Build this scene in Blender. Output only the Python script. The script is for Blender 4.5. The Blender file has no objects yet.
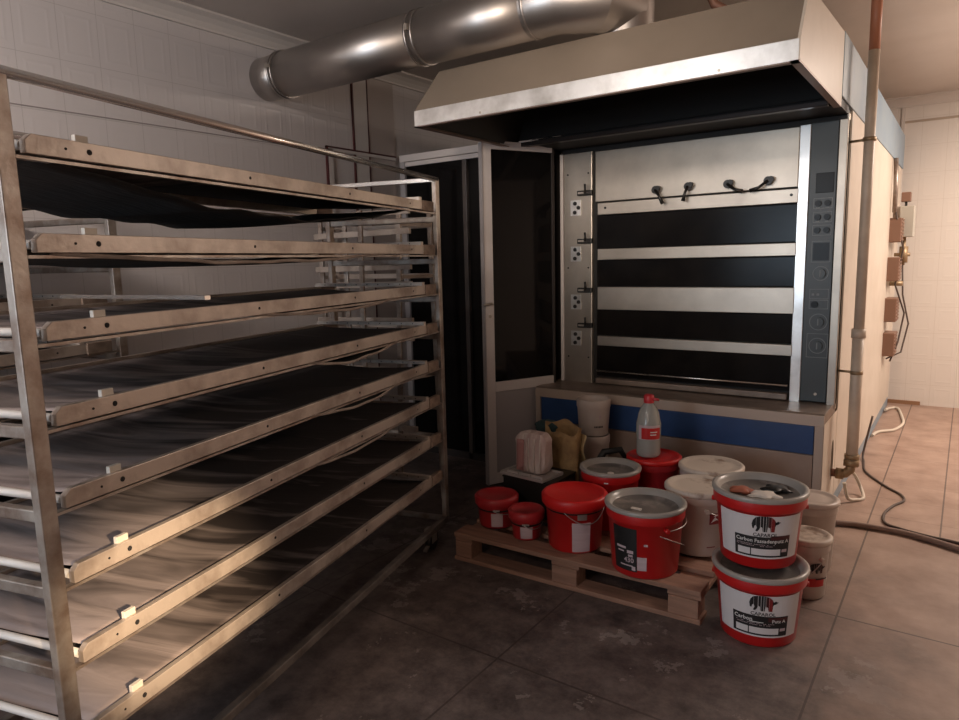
import bpy, bmesh, math, random
from mathutils import Vector, Matrix
random.seed(7)
S = bpy.context.scene
COL = S.collection
PI = math.pi

# ------------------------------------------------------------------ materials
def mat(name, col, rough=.6, metal=0., var=None, vscale=6., stretch=(1,1,1), bump=0., bscale=40., spec=.5, detail=5., coat=0., thr=(.35,.65), trans=0., emit=None, coord='Object'):
    m = bpy.data.materials.new(name); m.use_nodes = True
    nt = m.node_tree; b = nt.nodes['Principled BSDF']
    b.inputs['Base Color'].default_value = (*col, 1)
    b.inputs['Roughness'].default_value = rough
    b.inputs['Metallic'].default_value = metal
    b.inputs['Specular IOR Level'].default_value = spec
    b.inputs['Coat Weight'].default_value = coat
    b.inputs['Transmission Weight'].default_value = trans
    if var or bump:
        tc = nt.nodes.new('ShaderNodeTexCoord'); mp = nt.nodes.new('ShaderNodeMapping')
        mp.inputs['Scale'].default_value = stretch
        nt.links.new(tc.outputs[coord], mp.inputs['Vector'])
    if var:
        n = nt.nodes.new('ShaderNodeTexNoise'); n.inputs['Scale'].default_value = vscale; n.inputs['Detail'].default_value = detail
        n.inputs['Roughness'].default_value = .6
        nt.links.new(mp.outputs[0], n.inputs['Vector'])
        r = nt.nodes.new('ShaderNodeValToRGB')
        r.color_ramp.elements[0].position = thr[0]; r.color_ramp.elements[0].color = (*var, 1)
        r.color_ramp.elements[1].position = thr[1]; r.color_ramp.elements[1].color = (*col, 1)
        nt.links.new(n.outputs['Fac'], r.inputs['Fac']); nt.links.new(r.outputs['Color'], b.inputs['Base Color'])
    if bump:
        n2 = nt.nodes.new('ShaderNodeTexNoise'); n2.inputs['Scale'].default_value = bscale; n2.inputs['Detail'].default_value = 3
        nt.links.new(mp.outputs[0], n2.inputs['Vector'])
        bp = nt.nodes.new('ShaderNodeBump'); bp.inputs['Strength'].default_value = bump; bp.inputs['Distance'].default_value = .01
        nt.links.new(n2.outputs['Fac'], bp.inputs['Height']); nt.links.new(bp.outputs[0], b.inputs['Normal'])
    return m

def mth(nt, op, a, b=None, c=None):
    n = nt.nodes.new('ShaderNodeMath'); n.operation = op
    for i, v in enumerate((a, b, c)):
        if v is None: continue
        if isinstance(v, (int, float)): n.inputs[i].default_value = v
        else: nt.links.new(v, n.inputs[i])
    return n.outputs[0]

def tile_mat(name, axis, tw, th, col, grout, off=(0, 0)):
    """glazed wall tiles with a raised rectangular frame moulded in each; axis = horizontal world axis"""
    m = bpy.data.materials.new(name); m.use_nodes = True
    nt = m.node_tree; b = nt.nodes['Principled BSDF']
    tc = nt.nodes.new('ShaderNodeTexCoord'); sp = nt.nodes.new('ShaderNodeSeparateXYZ')
    nt.links.new(tc.outputs['Object'], sp.inputs[0])
    u = mth(nt, 'DIVIDE', mth(nt, 'ADD', sp.outputs[axis], 20 + off[0]), tw)
    v = mth(nt, 'DIVIDE', mth(nt, 'ADD', sp.outputs[2], 20 + off[1]), th)
    fu = mth(nt, 'ABSOLUTE', mth(nt, 'SUBTRACT', mth(nt, 'FRACT', u), .5))
    fv = mth(nt, 'ABSOLUTE', mth(nt, 'SUBTRACT', mth(nt, 'FRACT', v), .5))
    du = mth(nt, 'MULTIPLY', fu, tw); dv = mth(nt, 'MULTIPLY', fv, th)
    gr = mth(nt, 'MAXIMUM', mth(nt, 'GREATER_THAN', du, tw/2-.0013), mth(nt, 'GREATER_THAN', dv, th/2-.0013))
    # distance to frame rectangle
    e = mth(nt, 'MAXIMUM', mth(nt, 'SUBTRACT', du, tw*.30), mth(nt, 'SUBTRACT', dv, th*.35))
    ring = mth(nt, 'SMOOTH_MIN', mth(nt, 'MULTIPLY', mth(nt, 'ABSOLUTE', e), 90), 1., .3)
    hgt = mth(nt, 'SUBTRACT', mth(nt, 'SUBTRACT', 1., ring), mth(nt, 'MULTIPLY', gr, .5))
    mx = nt.nodes.new('ShaderNodeMix'); mx.data_type = 'RGBA'
    mx.inputs[6].default_value = (*col, 1); mx.inputs[7].default_value = (*grout, 1)
    nt.links.new(gr, mx.inputs[0]); nt.links.new(mx.outputs[2], b.inputs['Base Color'])
    bp = nt.nodes.new('ShaderNodeBump'); bp.inputs['Strength'].default_value = .22; bp.inputs['Distance'].default_value = .003
    nt.links.new(hgt, bp.inputs['Height']); nt.links.new(bp.outputs[0], b.inputs['Normal'])
    b.inputs['Roughness'].default_value = .28
    return m

def floor_mat():
    m = bpy.data.materials.new('floor_tiles'); m.use_nodes = True
    nt = m.node_tree; b = nt.nodes['Principled BSDF']; L = nt.links
    tc = nt.nodes.new('ShaderNodeTexCoord'); sp = nt.nodes.new('ShaderNodeSeparateXYZ')
    L.new(tc.outputs['Object'], sp.inputs[0]); X, Y = sp.outputs[0], sp.outputs[1]
    def noise(sc, det=4, vec=None, rough=.6):
        n = nt.nodes.new('ShaderNodeTexNoise'); n.inputs['Scale'].default_value = sc; n.inputs['Detail'].default_value = det
        n.inputs['Roughness'].default_value = rough
        L.new(vec or tc.outputs['Object'], n.inputs['Vector']); return n.outputs['Fac']
    def ramp(fac, p0, c0, p1, c1):
        r = nt.nodes.new('ShaderNodeValToRGB'); e = r.color_ramp.elements
        e[0].position, e[0].color, e[1].position, e[1].color = p0, (*c0, 1), p1, (*c1, 1)
        L.new(fac, r.inputs[0]); return r.outputs[0]
    def mix(fac, a, c, mode='MIX'):
        n = nt.nodes.new('ShaderNodeMix'); n.data_type = 'RGBA'; n.blend_type = mode
        for i, v in ((0, fac), (6, a), (7, c)):
            if isinstance(v, (int, float)): n.inputs[i].default_value = v
            elif isinstance(v, tuple): n.inputs[i].default_value = (*v, 1)
            else: L.new(v, n.inputs[i])
        return n.outputs[2]
    fine = noise(5, 7)
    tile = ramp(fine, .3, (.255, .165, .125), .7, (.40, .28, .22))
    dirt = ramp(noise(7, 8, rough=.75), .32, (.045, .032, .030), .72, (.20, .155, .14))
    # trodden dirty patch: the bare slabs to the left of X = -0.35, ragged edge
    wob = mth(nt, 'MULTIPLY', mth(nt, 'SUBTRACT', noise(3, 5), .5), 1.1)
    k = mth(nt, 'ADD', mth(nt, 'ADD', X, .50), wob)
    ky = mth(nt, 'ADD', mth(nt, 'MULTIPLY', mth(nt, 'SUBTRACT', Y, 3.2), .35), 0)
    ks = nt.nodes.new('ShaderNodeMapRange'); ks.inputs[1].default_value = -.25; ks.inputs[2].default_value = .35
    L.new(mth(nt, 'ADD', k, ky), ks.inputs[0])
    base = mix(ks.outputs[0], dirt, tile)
    # white plaster splashes
    spl = mth(nt, 'GREATER_THAN', noise(2.7, 9, rough=.72), .585)
    base = mix(mth(nt, 'MULTIPLY', mth(nt, 'MULTIPLY', spl, .3), mth(nt, 'SUBTRACT', 1., ks.outputs[0])), base, (.42, .37, .34))
    # joints
    near = mth(nt, 'LESS_THAN', Y, 4.05)
    def line(c, at, w): return mth(nt, 'LESS_THAN', mth(nt, 'ABSOLUTE', mth(nt, 'SUBTRACT', c, at)), w)
    jn = line(X, -.352, .004)
    for at in (2.98, 1.965, .95, -.05): jn = mth(nt, 'MAXIMUM', jn, line(Y, at, .0045))
    for at in (-1.352, -2.352, .648, 1.648): jn = mth(nt, 'MAXIMUM', jn, line(X, at, .004))
    fx = mth(nt, 'ABSOLUTE', mth(nt, 'SUBTRACT', mth(nt, 'FRACT', mth(nt, 'DIVIDE', mth(nt, 'ADD', X, 10.022), .333)), .5))
    fy = mth(nt, 'ABSOLUTE', mth(nt, 'SUBTRACT', mth(nt, 'FRACT', mth(nt, 'DIVIDE', mth(nt, 'ADD', Y, 10.), .333)), .5))
    jf = mth(nt, 'MAXIMUM', mth(nt, 'GREATER_THAN', fx, .488), mth(nt, 'MULTIPLY', mth(nt, 'GREATER_THAN', fy, .488), .35))
    j = mth(nt, 'ADD', mth(nt, 'MULTIPLY', jn, near), mth(nt, 'MULTIPLY', jf, mth(nt, 'SUBTRACT', 1., near)))
    base = mix(mth(nt, 'MULTIPLY', j, .75), base, (.05, .035, .03))
    L.new(base, b.inputs['Base Color'])
    bp = nt.nodes.new('ShaderNodeBump'); bp.inputs['Strength'].default_value = .35; bp.inputs['Distance'].default_value = .004
    L.new(mth(nt, 'SUBTRACT', noise(30, 5), mth(nt, 'MULTIPLY', j, 1.)), bp.inputs['Height']); L.new(bp.outputs[0], b.inputs['Normal'])
    b.inputs['Roughness'].default_value = .55
    return m

def canvas_mat():
    m = bpy.data.materials.new('floured_canvas'); m.use_nodes = True
    nt = m.node_tree; b = nt.nodes['Principled BSDF']; L = nt.links
    tc = nt.nodes.new('ShaderNodeTexCoord'); mp = nt.nodes.new('ShaderNodeMapping'); mp.inputs['Scale'].default_value = (9, 1.6, 1)
    oi = nt.nodes.new('ShaderNodeObjectInfo')
    add = nt.nodes.new('ShaderNodeVectorMath'); add.operation = 'ADD'
    L.new(tc.outputs['Object'], add.inputs[0]); L.new(oi.outputs['Location'], add.inputs[1])
    L.new(add.outputs[0], mp.inputs[0])
    n = nt.nodes.new('ShaderNodeTexNoise'); n.inputs['Scale'].default_value = 1.3; n.inputs['Detail'].default_value = 5; n.inputs['Distortion'].default_value = .8
    L.new(mp.outputs[0], n.inputs['Vector'])
    n3 = nt.nodes.new('ShaderNodeTexNoise'); n3.inputs['Scale'].default_value = 2.0; n3.inputs['Detail'].default_value = 3
    L.new(add.outputs[0], n3.inputs['Vector'])
    sp = nt.nodes.new('ShaderNodeSeparateXYZ'); L.new(tc.outputs['Object'], sp.inputs[0])
    # canvas colour is pale at the near end, darker towards the far end
    xfade = nt.nodes.new('ShaderNodeMapRange'); xfade.inputs[1].default_value = .1; xfade.inputs[2].default_value = 1.3; xfade.inputs[3].default_value = .19; xfade.inputs[4].default_value = -.15
    L.new(sp.outputs[0], xfade.inputs[0])
    f = mth(nt, 'ADD', mth(nt, 'ADD', mth(nt, 'MULTIPLY', n.outputs['Fac'], .75), mth(nt, 'MULTIPLY', n3.outputs['Fac'], .25)), xfade.outputs[0])
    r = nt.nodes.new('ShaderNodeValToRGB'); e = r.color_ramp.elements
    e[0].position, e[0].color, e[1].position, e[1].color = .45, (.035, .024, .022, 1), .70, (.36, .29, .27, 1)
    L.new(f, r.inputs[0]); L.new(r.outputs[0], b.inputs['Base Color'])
    bp = nt.nodes.new('ShaderNodeBump'); bp.inputs['Strength'].default_value = .5; bp.inputs['Distance'].default_value = .012
    L.new(n.outputs['Fac'], bp.inputs['Height']); L.new(bp.outputs[0], b.inputs['Normal'])
    b.inputs['Roughness'].default_value = .85
    return m

def glass_mat(name, tint, rough=.06, mixf=.85):
    m = bpy.data.materials.new(name); m.use_nodes = True
    nt = m.node_tree; b = nt.nodes['Principled BSDF']; out = nt.nodes['Material Output']
    b.inputs['Base Color'].default_value = (.008, .007, .007, 1); b.inputs['Roughness'].default_value = rough; b.inputs['Specular IOR Level'].default_value = .22
    t = nt.nodes.new('ShaderNodeBsdfTransparent'); t.inputs[0].default_value = (*tint, 1)
    mx = nt.nodes.new('ShaderNodeMixShader'); mx.inputs[0].default_value = mixf
    nt.links.new(t.outputs[0], mx.inputs[1]); nt.links.new(b.outputs[0], mx.inputs[2]); nt.links.new(mx.outputs[0], out.inputs[0])
    return m

M = {}
M['tile_l'] = tile_mat('wall_tile_left', 1, .19, .25, (.60, .555, .54), (.46, .42, .40), (0, .02))
M['tile_b'] = tile_mat('wall_tile_back', 0, .20, .25, (.70, .65, .60), (.58, .52, .46), (.03, .05))
M['plaster'] = mat('wall_plaster', (.55, .5, .46), .8)
M['ceiling'] = mat('ceiling_paint', (.62, .55, .50), .45, var=(.57, .50, .45), vscale=2)
M['cornice'] = mat('cornice_plaster', (.62, .57, .53), .7)
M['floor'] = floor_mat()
M['trimwood'] = mat('brown_baseboard', (.28, .15, .08), .6)
M['steel'] = mat('brushed_steel', (.54, .485, .415), .38, .9, var=(.40, .35, .30), vscale=2.5, bump=.03, bscale=6, thr=(.3, .6))
M['steel_strip'] = mat('hood_strip_steel', (.84, .83, .81), .30, .8, var=(.5, .48, .45), vscale=4, thr=(.3, .55))
M['duct'] = mat('duct_steel', (.50, .46, .43), .38, .95, var=(.45, .41, .38), vscale=3)
M['galv'] = mat('galvanised_rack_steel', (.46, .41, .365), .42, .6, var=(.22, .155, .12), vscale=9, bump=.08, bscale=60)
M['galv_dk'] = mat('dark_rack_steel', (.20, .17, .15), .6, .4, var=(.10, .08, .07), vscale=9)  # base rails, darker than the rest of the rack
M['chrome'] = mat('chrome_tube', (.7, .66, .62), .22, .95)
M['rail'] = mat('aluminium_rail_floured', (.50, .42, .36), .40, .35, var=(.24, .18, .145), vscale=6, stretch=(1, 1, 1), bump=.1, bscale=50, thr=(.3, .55))
M['rail_dk'] = mat('stained_wood_block', (.30, .22, .17), .7, 0, var=(.16, .11, .08), vscale=20)
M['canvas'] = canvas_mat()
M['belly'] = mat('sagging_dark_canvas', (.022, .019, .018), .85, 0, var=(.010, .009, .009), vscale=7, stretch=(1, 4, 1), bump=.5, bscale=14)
M['hem'] = mat('canvas_hem', (.38, .31, .26), .8, 0, var=(.22, .17, .14), vscale=9)
M['white_plastic'] = mat('white_plastic', (.66, .62, .58), .4)
M['tab'] = mat('pale_stop_block', (.62, .56, .48), .6)
M['hole'] = mat('dark_hole', (.012, .01, .01), .8)
M['hoodshade'] = mat('hood_beige_shaded', (.27, .215, .165), .45, .1, var=(.24, .19, .145), vscale=2.5)  # hood beige darkened: the dim light on its front is in the colour
M['sidepaint'] = mat('oven_side_enamel', (.66, .58, .49), .4, var=(.58, .50, .41), vscale=3, thr=(.3, .6))
M['deepblk'] = mat('deep_black', (.012, .010, .009), .6)  # plain near-black for hood underside, oven carcass and bag
M['chamber'] = mat('black_oven_door_glass', (.006, .005, .005), .18, 0, var=(.012, .010, .009), vscale=5, spec=.12)
M['panel_grey'] = mat('control_panel_grey', (.055, .068, .074), .38)
M['panel_dark'] = mat('control_display_black', (.012, .013, .014), .3, spec=.2)
M['panel_line'] = mat('control_print_grey', (.22, .24, .25), .5)
M['blue'] = mat('oven_blue_enamel', (.028, .072, .20), .35, var=(.02, .055, .16), vscale=4)
M['blue_pale'] = mat('faded_blue_band', (.26, .33, .38), .42, var=(.20, .28, .36), vscale=4)
M['brownbase'] = mat('oven_base_brown_panel', (.36, .26, .205), .5, .1, var=(.28, .20, .16), vscale=3)
M['ledge'] = mat('oven_ledge_steel_worn', (.34, .265, .215), .42, .35, var=(.20, .15, .12), vscale=5)
M['profile'] = mat('white_aluminium_profile', (.70, .64, .61), .45)
M['profile_grey'] = mat('grey_door_panel', (.40, .37, .37), .5)
M['darkglass'] = glass_mat('dark_tinted_glass', (.10, .09, .085))
M['cabin'] = mat('cabin_dark_lining', (.035, .028, .026), .5)
M['black'] = mat('black_plastic', (.015, .013, .012), .4)
M['redcol'] = mat('red_pipe_paint', (.50, .20, .11), .45)
M['pipe'] = mat('beige_pipe_paint', (.66, .54, .42), .45, var=(.56, .44, .34), vscale=10)
M['brass'] = mat('weathered_brass', (.34, .24, .14), .45, .5)
M['motor'] = mat('brown_motor_housing', (.22, .12, .08), .5)
M['boxgrey'] = mat('grey_junction_box', (.46, .44, .38), .5)
M['cable'] = mat('dark_brown_cable', (.07, .045, .035), .5)
M['hose'] = mat('dusty_brown_hose', (.22, .14, .11), .6)
M['cable_w'] = mat('white_cable', (.62, .55, .46), .5)
M['wood'] = mat('pallet_pine', (.34, .185, .125), .75, 0, var=(.20, .105, .07), vscale=3.5, stretch=(1, 10, 10), bump=.2, bscale=40, thr=(.25, .65))
M['red'] = mat('bucket_red_plastic', (.50, .012, .012), .38, coat=.15)
M['redlid'] = mat('lid_red_plastic', (.60, .013, .012), .42)
M['reddk'] = mat('small_bucket_red_plastic', (.42, .02, .025), .4)
M['greylid'] = mat('grey_lid_plastic', (.14, .125, .115), .35, var=(.32, .27, .24), vscale=9, thr=(.33, .5))
M['greyrim'] = mat('grey_lid_rim', (.34, .31, .28), .3)
M['wbucket'] = mat('white_bucket_plastic', (.58, .50, .45), .45, var=(.50, .41, .36), vscale=5)
M['wlid'] = mat('dirty_white_lid', (.60, .51, .43), .5, var=(.26, .17, .12), vscale=6, thr=(.34, .45))
M['clearpl'] = mat('translucent_bucket_plastic', (.55, .46, .40), .35)
M['label'] = mat('white_paper_label', (.66, .62, .62), .5)
M['labelpink'] = mat('pinkish_paper_label', (.56, .44, .46), .55, var=(.5, .38, .4), vscale=60, stretch=(.1, .1, 1))
M['labelblk'] = mat('black_printed_label', (.018, .017, .017), .4)
M['ink'] = mat('black_ink', (.015, .013, .014), .5)
M['inkred'] = mat('dark_red_ink', (.22, .02, .02), .5)
M['inkbrown'] = mat('brown_black_ink', (.07, .014, .014), .5)
M['paperwhite'] = mat('white_print', (.72, .70, .68), .5)
M['wire'] = mat('wire_handle', (.45, .42, .40), .35, .8)
M['bottle'] = mat('bottle_plastic', (.50, .50, .46), .12, trans=.35, spec=.5)
M['liquid'] = mat('milky_white_liquid', (.55, .51, .47), .4)
M['capred'] = mat('bottle_cap_red', (.52, .03, .04), .4)
M['pack'] = mat('crumpled_plastic_wrap', (.70, .61, .57), .38, var=(.55, .40, .37), vscale=7, stretch=(4, 1, 1), bump=1., bscale=22)
M['sack'] = mat('brown_paper_sack', (.46, .30, .13), .75, var=(.24, .14, .07), vscale=9, bump=.8, bscale=18)
M['teal'] = mat('teal_cloth', (.035, .07, .075), .85, bump=.6, bscale=25)
M['tin'] = mat('tin_tray', (.60, .56, .54), .35, .4)
M['rust'] = mat('rusty_brown_pipe', (.24, .11, .07), .6, .2)
M['debris_w'] = mat('white_scrap_paper', (.72, .66, .6), .6)
M['debris_r'] = mat('red_scrap', (.40, .12, .07), .6)

# ------------------------------------------------------------------ mesh builder
class MB:
    def __init__(s): s.v = []; s.f = []; s.mi = []; s.sm = []; s.mats = []
    def _m(s, m):
        if m is None: return 0
        if m not in s.mats: s.mats.append(m)
        return s.mats.index(m)
    def add(s, vs, fs, m=None, smooth=False):
        o = len(s.v); s.v += [tuple(v) for v in vs]; k = s._m(m)
        for f in fs: s.f.append([o+i for i in f]); s.mi.append(k); s.sm.append(smooth)
        return s
    def box(s, x0, x1, y0, y1, z0, z1, m=None):
        if x0 > x1: x0, x1 = x1, x0
        if y0 > y1: y0, y1 = y1, y0
        vs = [(x, y, z) for z in (z0, z1) for y in (y0, y1) for x in (x0, x1)]
        return s.add(vs, [(0,2,3,1),(4,5,7,6),(0,1,5,4),(1,3,7,5),(3,2,6,7),(2,0,4,6)], m)
    def beam(s, a, b, w, h, up=(0,0,1), m=None):
        a, b = Vector(a), Vector(b); t = (b-a).normalized(); r = t.cross(Vector(up)).normalized(); u = r.cross(t)
        vs = [p + r*sx*w/2 + u*sy*h/2 for p in (a, b) for sx, sy in ((-1,-1),(1,-1),(1,1),(-1,1))]
        return s.add(vs, [(0,1,2,3),(7,6,5,4),(0,4,5,1),(1,5,6,2),(2,6,7,3),(3,7,4,0)], m)
    def tube(s, pts, r, n=12, m=None, caps=True, smooth=True):
        pts = [Vector(p) for p in pts]; rings = []; N = len(pts); rr = r if isinstance(r, (list, tuple)) else [r]*N
        prev = None
        for i, p in enumerate(pts):
            t = ((pts[min(i+1, N-1)] - pts[max(i-1, 0)])).normalized()
            if prev is None:
                a = Vector((0,0,1)) if abs(t.z) < .9 else Vector((1,0,0)); u = t.cross(a).normalized()
            else: u = (prev - t*prev.dot(t)).normalized()
            prev = u; w = t.cross(u)
            rings.append([p + (u*math.cos(2*PI*k/n) + w*math.sin(2*PI*k/n))*rr[i] for k in range(n)])
        vs = [v for R in rings for v in R]; fs = []
        for i in range(N-1):
            for k in range(n): fs.append((i*n+k, i*n+(k+1)%n, (i+1)*n+(k+1)%n, (i+1)*n+k))
        s.add(vs, fs, m, smooth)
        if caps:
            s.add(rings[0], [tuple(range(n))[::-1]], m); s.add(rings[-1], [tuple(range(n))], m)
        return s
    def lathe(s, prof, n=40, m=None, c=(0,0,0), a0=0, a1=2*PI, smooth=True):
        full = abs(a1-a0-2*PI) < 1e-6; cnt = n if full else n+1
        vs = [(c[0]+r*math.cos(a0+(a1-a0)*k/n), c[1]+r*math.sin(a0+(a1-a0)*k/n), c[2]+z) for r, z in prof for k in range(cnt)]
        fs = []
        for i in range(len(prof)-1):
            for k in range(n):
                k2 = (k+1) % n if full else k+1
                fs.append((i*cnt+k, i*cnt+k2, (i+1)*cnt+k2, (i+1)*cnt+k))
        return s.add(vs, fs, m, smooth)
    def grid(s, nx, ny, fn, m=None, smooth=True):
        vs = [fn(i/nx, j/ny) for j in range(ny+1) for i in range(nx+1)]
        fs = [(j*(nx+1)+i, j*(nx+1)+i+1, (j+1)*(nx+1)+i+1, (j+1)*(nx+1)+i) for j in range(ny) for i in range(nx)]
        return s.add(vs, fs, m, smooth)
    def prism(s, poly, axis, a, b, m=None):
        """poly = 2D outline, extruded along axis from a to b"""
        def P(p, t):
            return {0: (t, p[0], p[1]), 1: (p[0], t, p[1]), 2: (p[0], p[1], t)}[axis]
        n = len(poly); vs = [P(p, a) for p in poly] + [P(p, b) for p in poly]
        fs = [tuple(range(n))[::-1], tuple(range(n, 2*n))] + [(i, (i+1)%n, n+(i+1)%n, n+i) for i in range(n)]
        return s.add(vs, fs, m)
    def build(s, name, m=None, parent=None, bevel=0, world=False, fix=True, solid=0):
        me = bpy.data.meshes.new(name); off = Vector((0,0,0))
        if world and parent is not None:
            p = parent
            while p is not None: off += p.location; p = p.parent
        me.from_pydata([tuple(Vector(v)-off) for v in s.v], [], s.f)
        for mm in (s.mats if s.mats else [m]): me.materials.append(mm if mm else m)
        if m and s.mats:
            pass
        me.polygons.foreach_set('material_index', s.mi); me.polygons.foreach_set('use_smooth', s.sm)
        if fix:
            bm = bmesh.new(); bm.from_mesh(me); bmesh.ops.remove_doubles(bm, verts=bm.verts, dist=1e-5) if not s.mats or len(s.mats) < 2 else None
            bmesh.ops.recalc_face_normals(bm, faces=bm.faces); bm.to_mesh(me); bm.free()
        me.update()
        o = bpy.data.objects.new(name, me); COL.objects.link(o)
        if parent is not None: o.parent = parent
        if bevel:
            bv = o.modifiers.new('bevel', 'BEVEL'); bv.width = bevel; bv.segments = 2; bv.limit_method = 'ANGLE'; bv.angle_limit = .6
        if solid:
            sd = o.modifiers.new('solid', 'SOLIDIFY'); sd.thickness = solid; sd.offset = 0
        return o

def tag(o, label=None, cat=None, group=None, kind=None):
    if label: o['label'] = label
    if cat: o['category'] = cat
    if group: o['group'] = group
    if kind: o['kind'] = kind
    return o
def thing(name, label, cat, loc=(0,0,0), rz=0, group=None):
    o = bpy.data.objects.new(name, None); COL.objects.link(o); o.location = loc; o.rotation_euler = (0,0,rz)
    o.empty_display_size = .05
    return tag(o, label, cat, group)
def struct(name, mb, m, label=None, **k):
    return tag(mb.build(name, m, **k), label, None, None, 'structure')
def copy_tree(o, parent=None):
    c = o.copy(); COL.objects.link(c); c.parent = parent
    for ch in list(o.children): copy_tree(ch, c)
    return c

# ------------------------------------------------------------------ room
WX, BY, CZ, RX, FY = -3.6, 7.75, 2.89, 2.7, -2.4
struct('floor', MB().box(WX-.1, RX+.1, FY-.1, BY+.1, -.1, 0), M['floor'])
struct('ceiling', MB().box(WX-.1, RX+.1, FY-.1, BY+.1, CZ, CZ+.1), M['ceiling'])
struct('wall_left', MB().box(WX-.1, WX, FY, BY, 0, CZ), M['tile_l'])
struct('wall_back', MB().box(WX, RX, BY, BY+.1, 0, CZ), M['tile_b'])
struct('wall_right', MB().box(RX, RX+.1, FY, BY, 0, CZ), M['plaster'])
# wall behind the camera, with a window opening
wf = MB().box(WX, RX, FY-.1, FY, 0, 1.0).box(WX, RX, FY-.1, FY, 2.3, CZ).box(WX, -2.9, FY-.1, FY, 1.0, 2.3).box(-1.3, RX, FY-.1, FY, 1.0, 2.3)
struct('wall_front', wf, mat('white_wall_paint', (.75, .70, .64), .7))
w = struct('window_1', MB().box(-2.9, -1.3, FY-.06, FY-.05, 1.0, 2.3), glass_mat('window_glass', (.9, .95, 1.), .02, .08))
MB().box(-2.9, -1.3, FY-.08, FY-.03, 1.0, 1.05).box(-2.9, -1.3, FY-.08, FY-.03, 2.25, 2.3).box(-2.9, -2.85, FY-.08, FY-.03, 1.05, 2.25).box(-1.35, -1.3, FY-.08, FY-.03, 1.05, 2.25).box(-2.12, -2.08, FY-.08, FY-.03, 1.05, 2.25).build('window_frame', M['profile'], w)
# cornices (coved)
def cove(n=6, r=.08):
    pts = [(0, 0)]
    for k in range(n+1):
        a = k/n*PI/2; pts.append((r*(1-math.sin(a)) , -r*(1-math.cos(a)) ))
    return [(0, 0), (r, 0), (r, -.012), (r*.62, -.028), (r*.35, -.05), (.014, -.075), (.014, -.088), (0, -.088)]
cp = cove()
struct('trim_1', MB().prism([(WX+x, CZ+z) for x, z in cp], 1, FY, BY), M['cornice'])
struct('trim_2', MB().prism([(BY-x, CZ+z) for x, z in cp], 0, WX, RX), M['cornice'])
# pvc cover strips running up the left wall, and the proud dado panel in front of the cabin
st = MB().box(WX, WX+.012, 3.585, 3.715, 0, CZ-.09)
struct('trim_3', st, M['cornice'])
struct('trim_4', MB().box(WX, WX+.014, 3.572, 3.583, 0, CZ-.09).box(WX, WX+.014, 3.717, 3.727, 0, CZ-.09), M['inkbrown'])
struct('trim_5', MB().box(WX, WX+.009, 3.725, 4.0, 0, CZ-.09), mat('wall_infill_panel', (.44, .375, .34), .55))
struct('trim_6', MB().box(WX, WX+.02, 3.32, 3.36, 0, 2.26).box(WX+.0, WX+.02, 3.32, 4.0, 2.245, 2.265), M['cornice'])
struct('trim_7', MB().box(WX, WX+.018, 3.308, 3.32, 0, 2.275).box(WX, WX+.018, 3.308, 4.0, 2.265, 2.277), M['inkbrown'])
struct('trim_8', MB().box(WX, WX+.003, FY, 3.3, 2.238, 2.243), mat('tile_border_line', (.30, .26, .25), .5))
struct('baseboard_back', MB().box(-.62, -.30, BY-.02, BY, 0, .035), M['trimwood'])
struct('trim_9', MB().box(-.60, -.57, BY-.012, BY, .035, CZ-.09), M['cornice'])
struct('trim_10', MB().box(-.6, RX, BY-.010, BY, 2.66, 2.68), mat('back_wall_border', (.42, .34, .27), .5))

# ------------------------------------------------------------------ loader board (setter) and rack
D_ANG = -.2587
RZ = PI/2 - D_ANG
RACK = (-1.615, .622)
RL, RW = 2.17, .62
def rackpt(x, y):   # local -> world
    c, s_ = math.cos(RZ), math.sin(RZ)
    return (RACK[0] + x*c - y*s_, RACK[1] + x*s_ + y*c)

def make_rack(label, zs, group=None):
    t = thing('bakery_rack', label, 'rack', (RACK[0], RACK[1], 0), RZ, group)
    for x in (-.02, RL-.02):
        for y in (0, RW):
            MB().box(x, x+.04, y-.0, y+.024, .12, 1.89).build('post', M['galv'], t, bevel=.003)
    for y in (.010, RW+.010):
        MB().tube([(-.02, y, 1.885), (RL+.01, y, 1.885)], .0125, 12).build('top_rail', M['chrome'], t)
        MB().box(0, RL, y-.015, y+.015, .12, .15).build('base_rail', M['galv_dk'], t, bevel=.003)
        for z0 in zs:
            MB().box(.02, RL-.02, y-.004, y+.016, z0-.052, z0-.045).build('shelf_runner', M['galv'], t)
    for x in (-.01, RL-.01):
        MB().box(x, x+.025, .02, RW, 1.872, 1.895).build('end_bar', M['chrome'], t, bevel=.003)
        MB().box(x, x+.025, .02, RW, .12, .145).build('end_bar', M['galv'], t, bevel=.003)
        for z0 in zs:
            zz = z0 - (.045 if x < 1 else .075)
            MB().box(x, x+.022, .02, RW, zz-.014, zz+.014).build('rung', M['galv'], t, bevel=.003)
    for x in (.10, RL-.12):
        for y in (.05, RW-.04):
            c = MB().box(x-.022, x+.022, y-.022, y+.022, .10, .12).box(x-.02, x+.035, y-.022, y-.018, .045, .102).box(x-.02, x+.035, y+.018, y+.022, .045, .102).build('caster', M['galv'], t)
            MB().tube([(x+.015, y-.014, .05), (x+.015, y+.014, .05)], .05, 18).build('wheel', M['black'], c)
            if x > 1 and y < .2:
                MB().beam((x+.02, y, .05), (x-.07, y, .02), .02, .008).build('brake_pedal', M['galv'], c)
    return t

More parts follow.
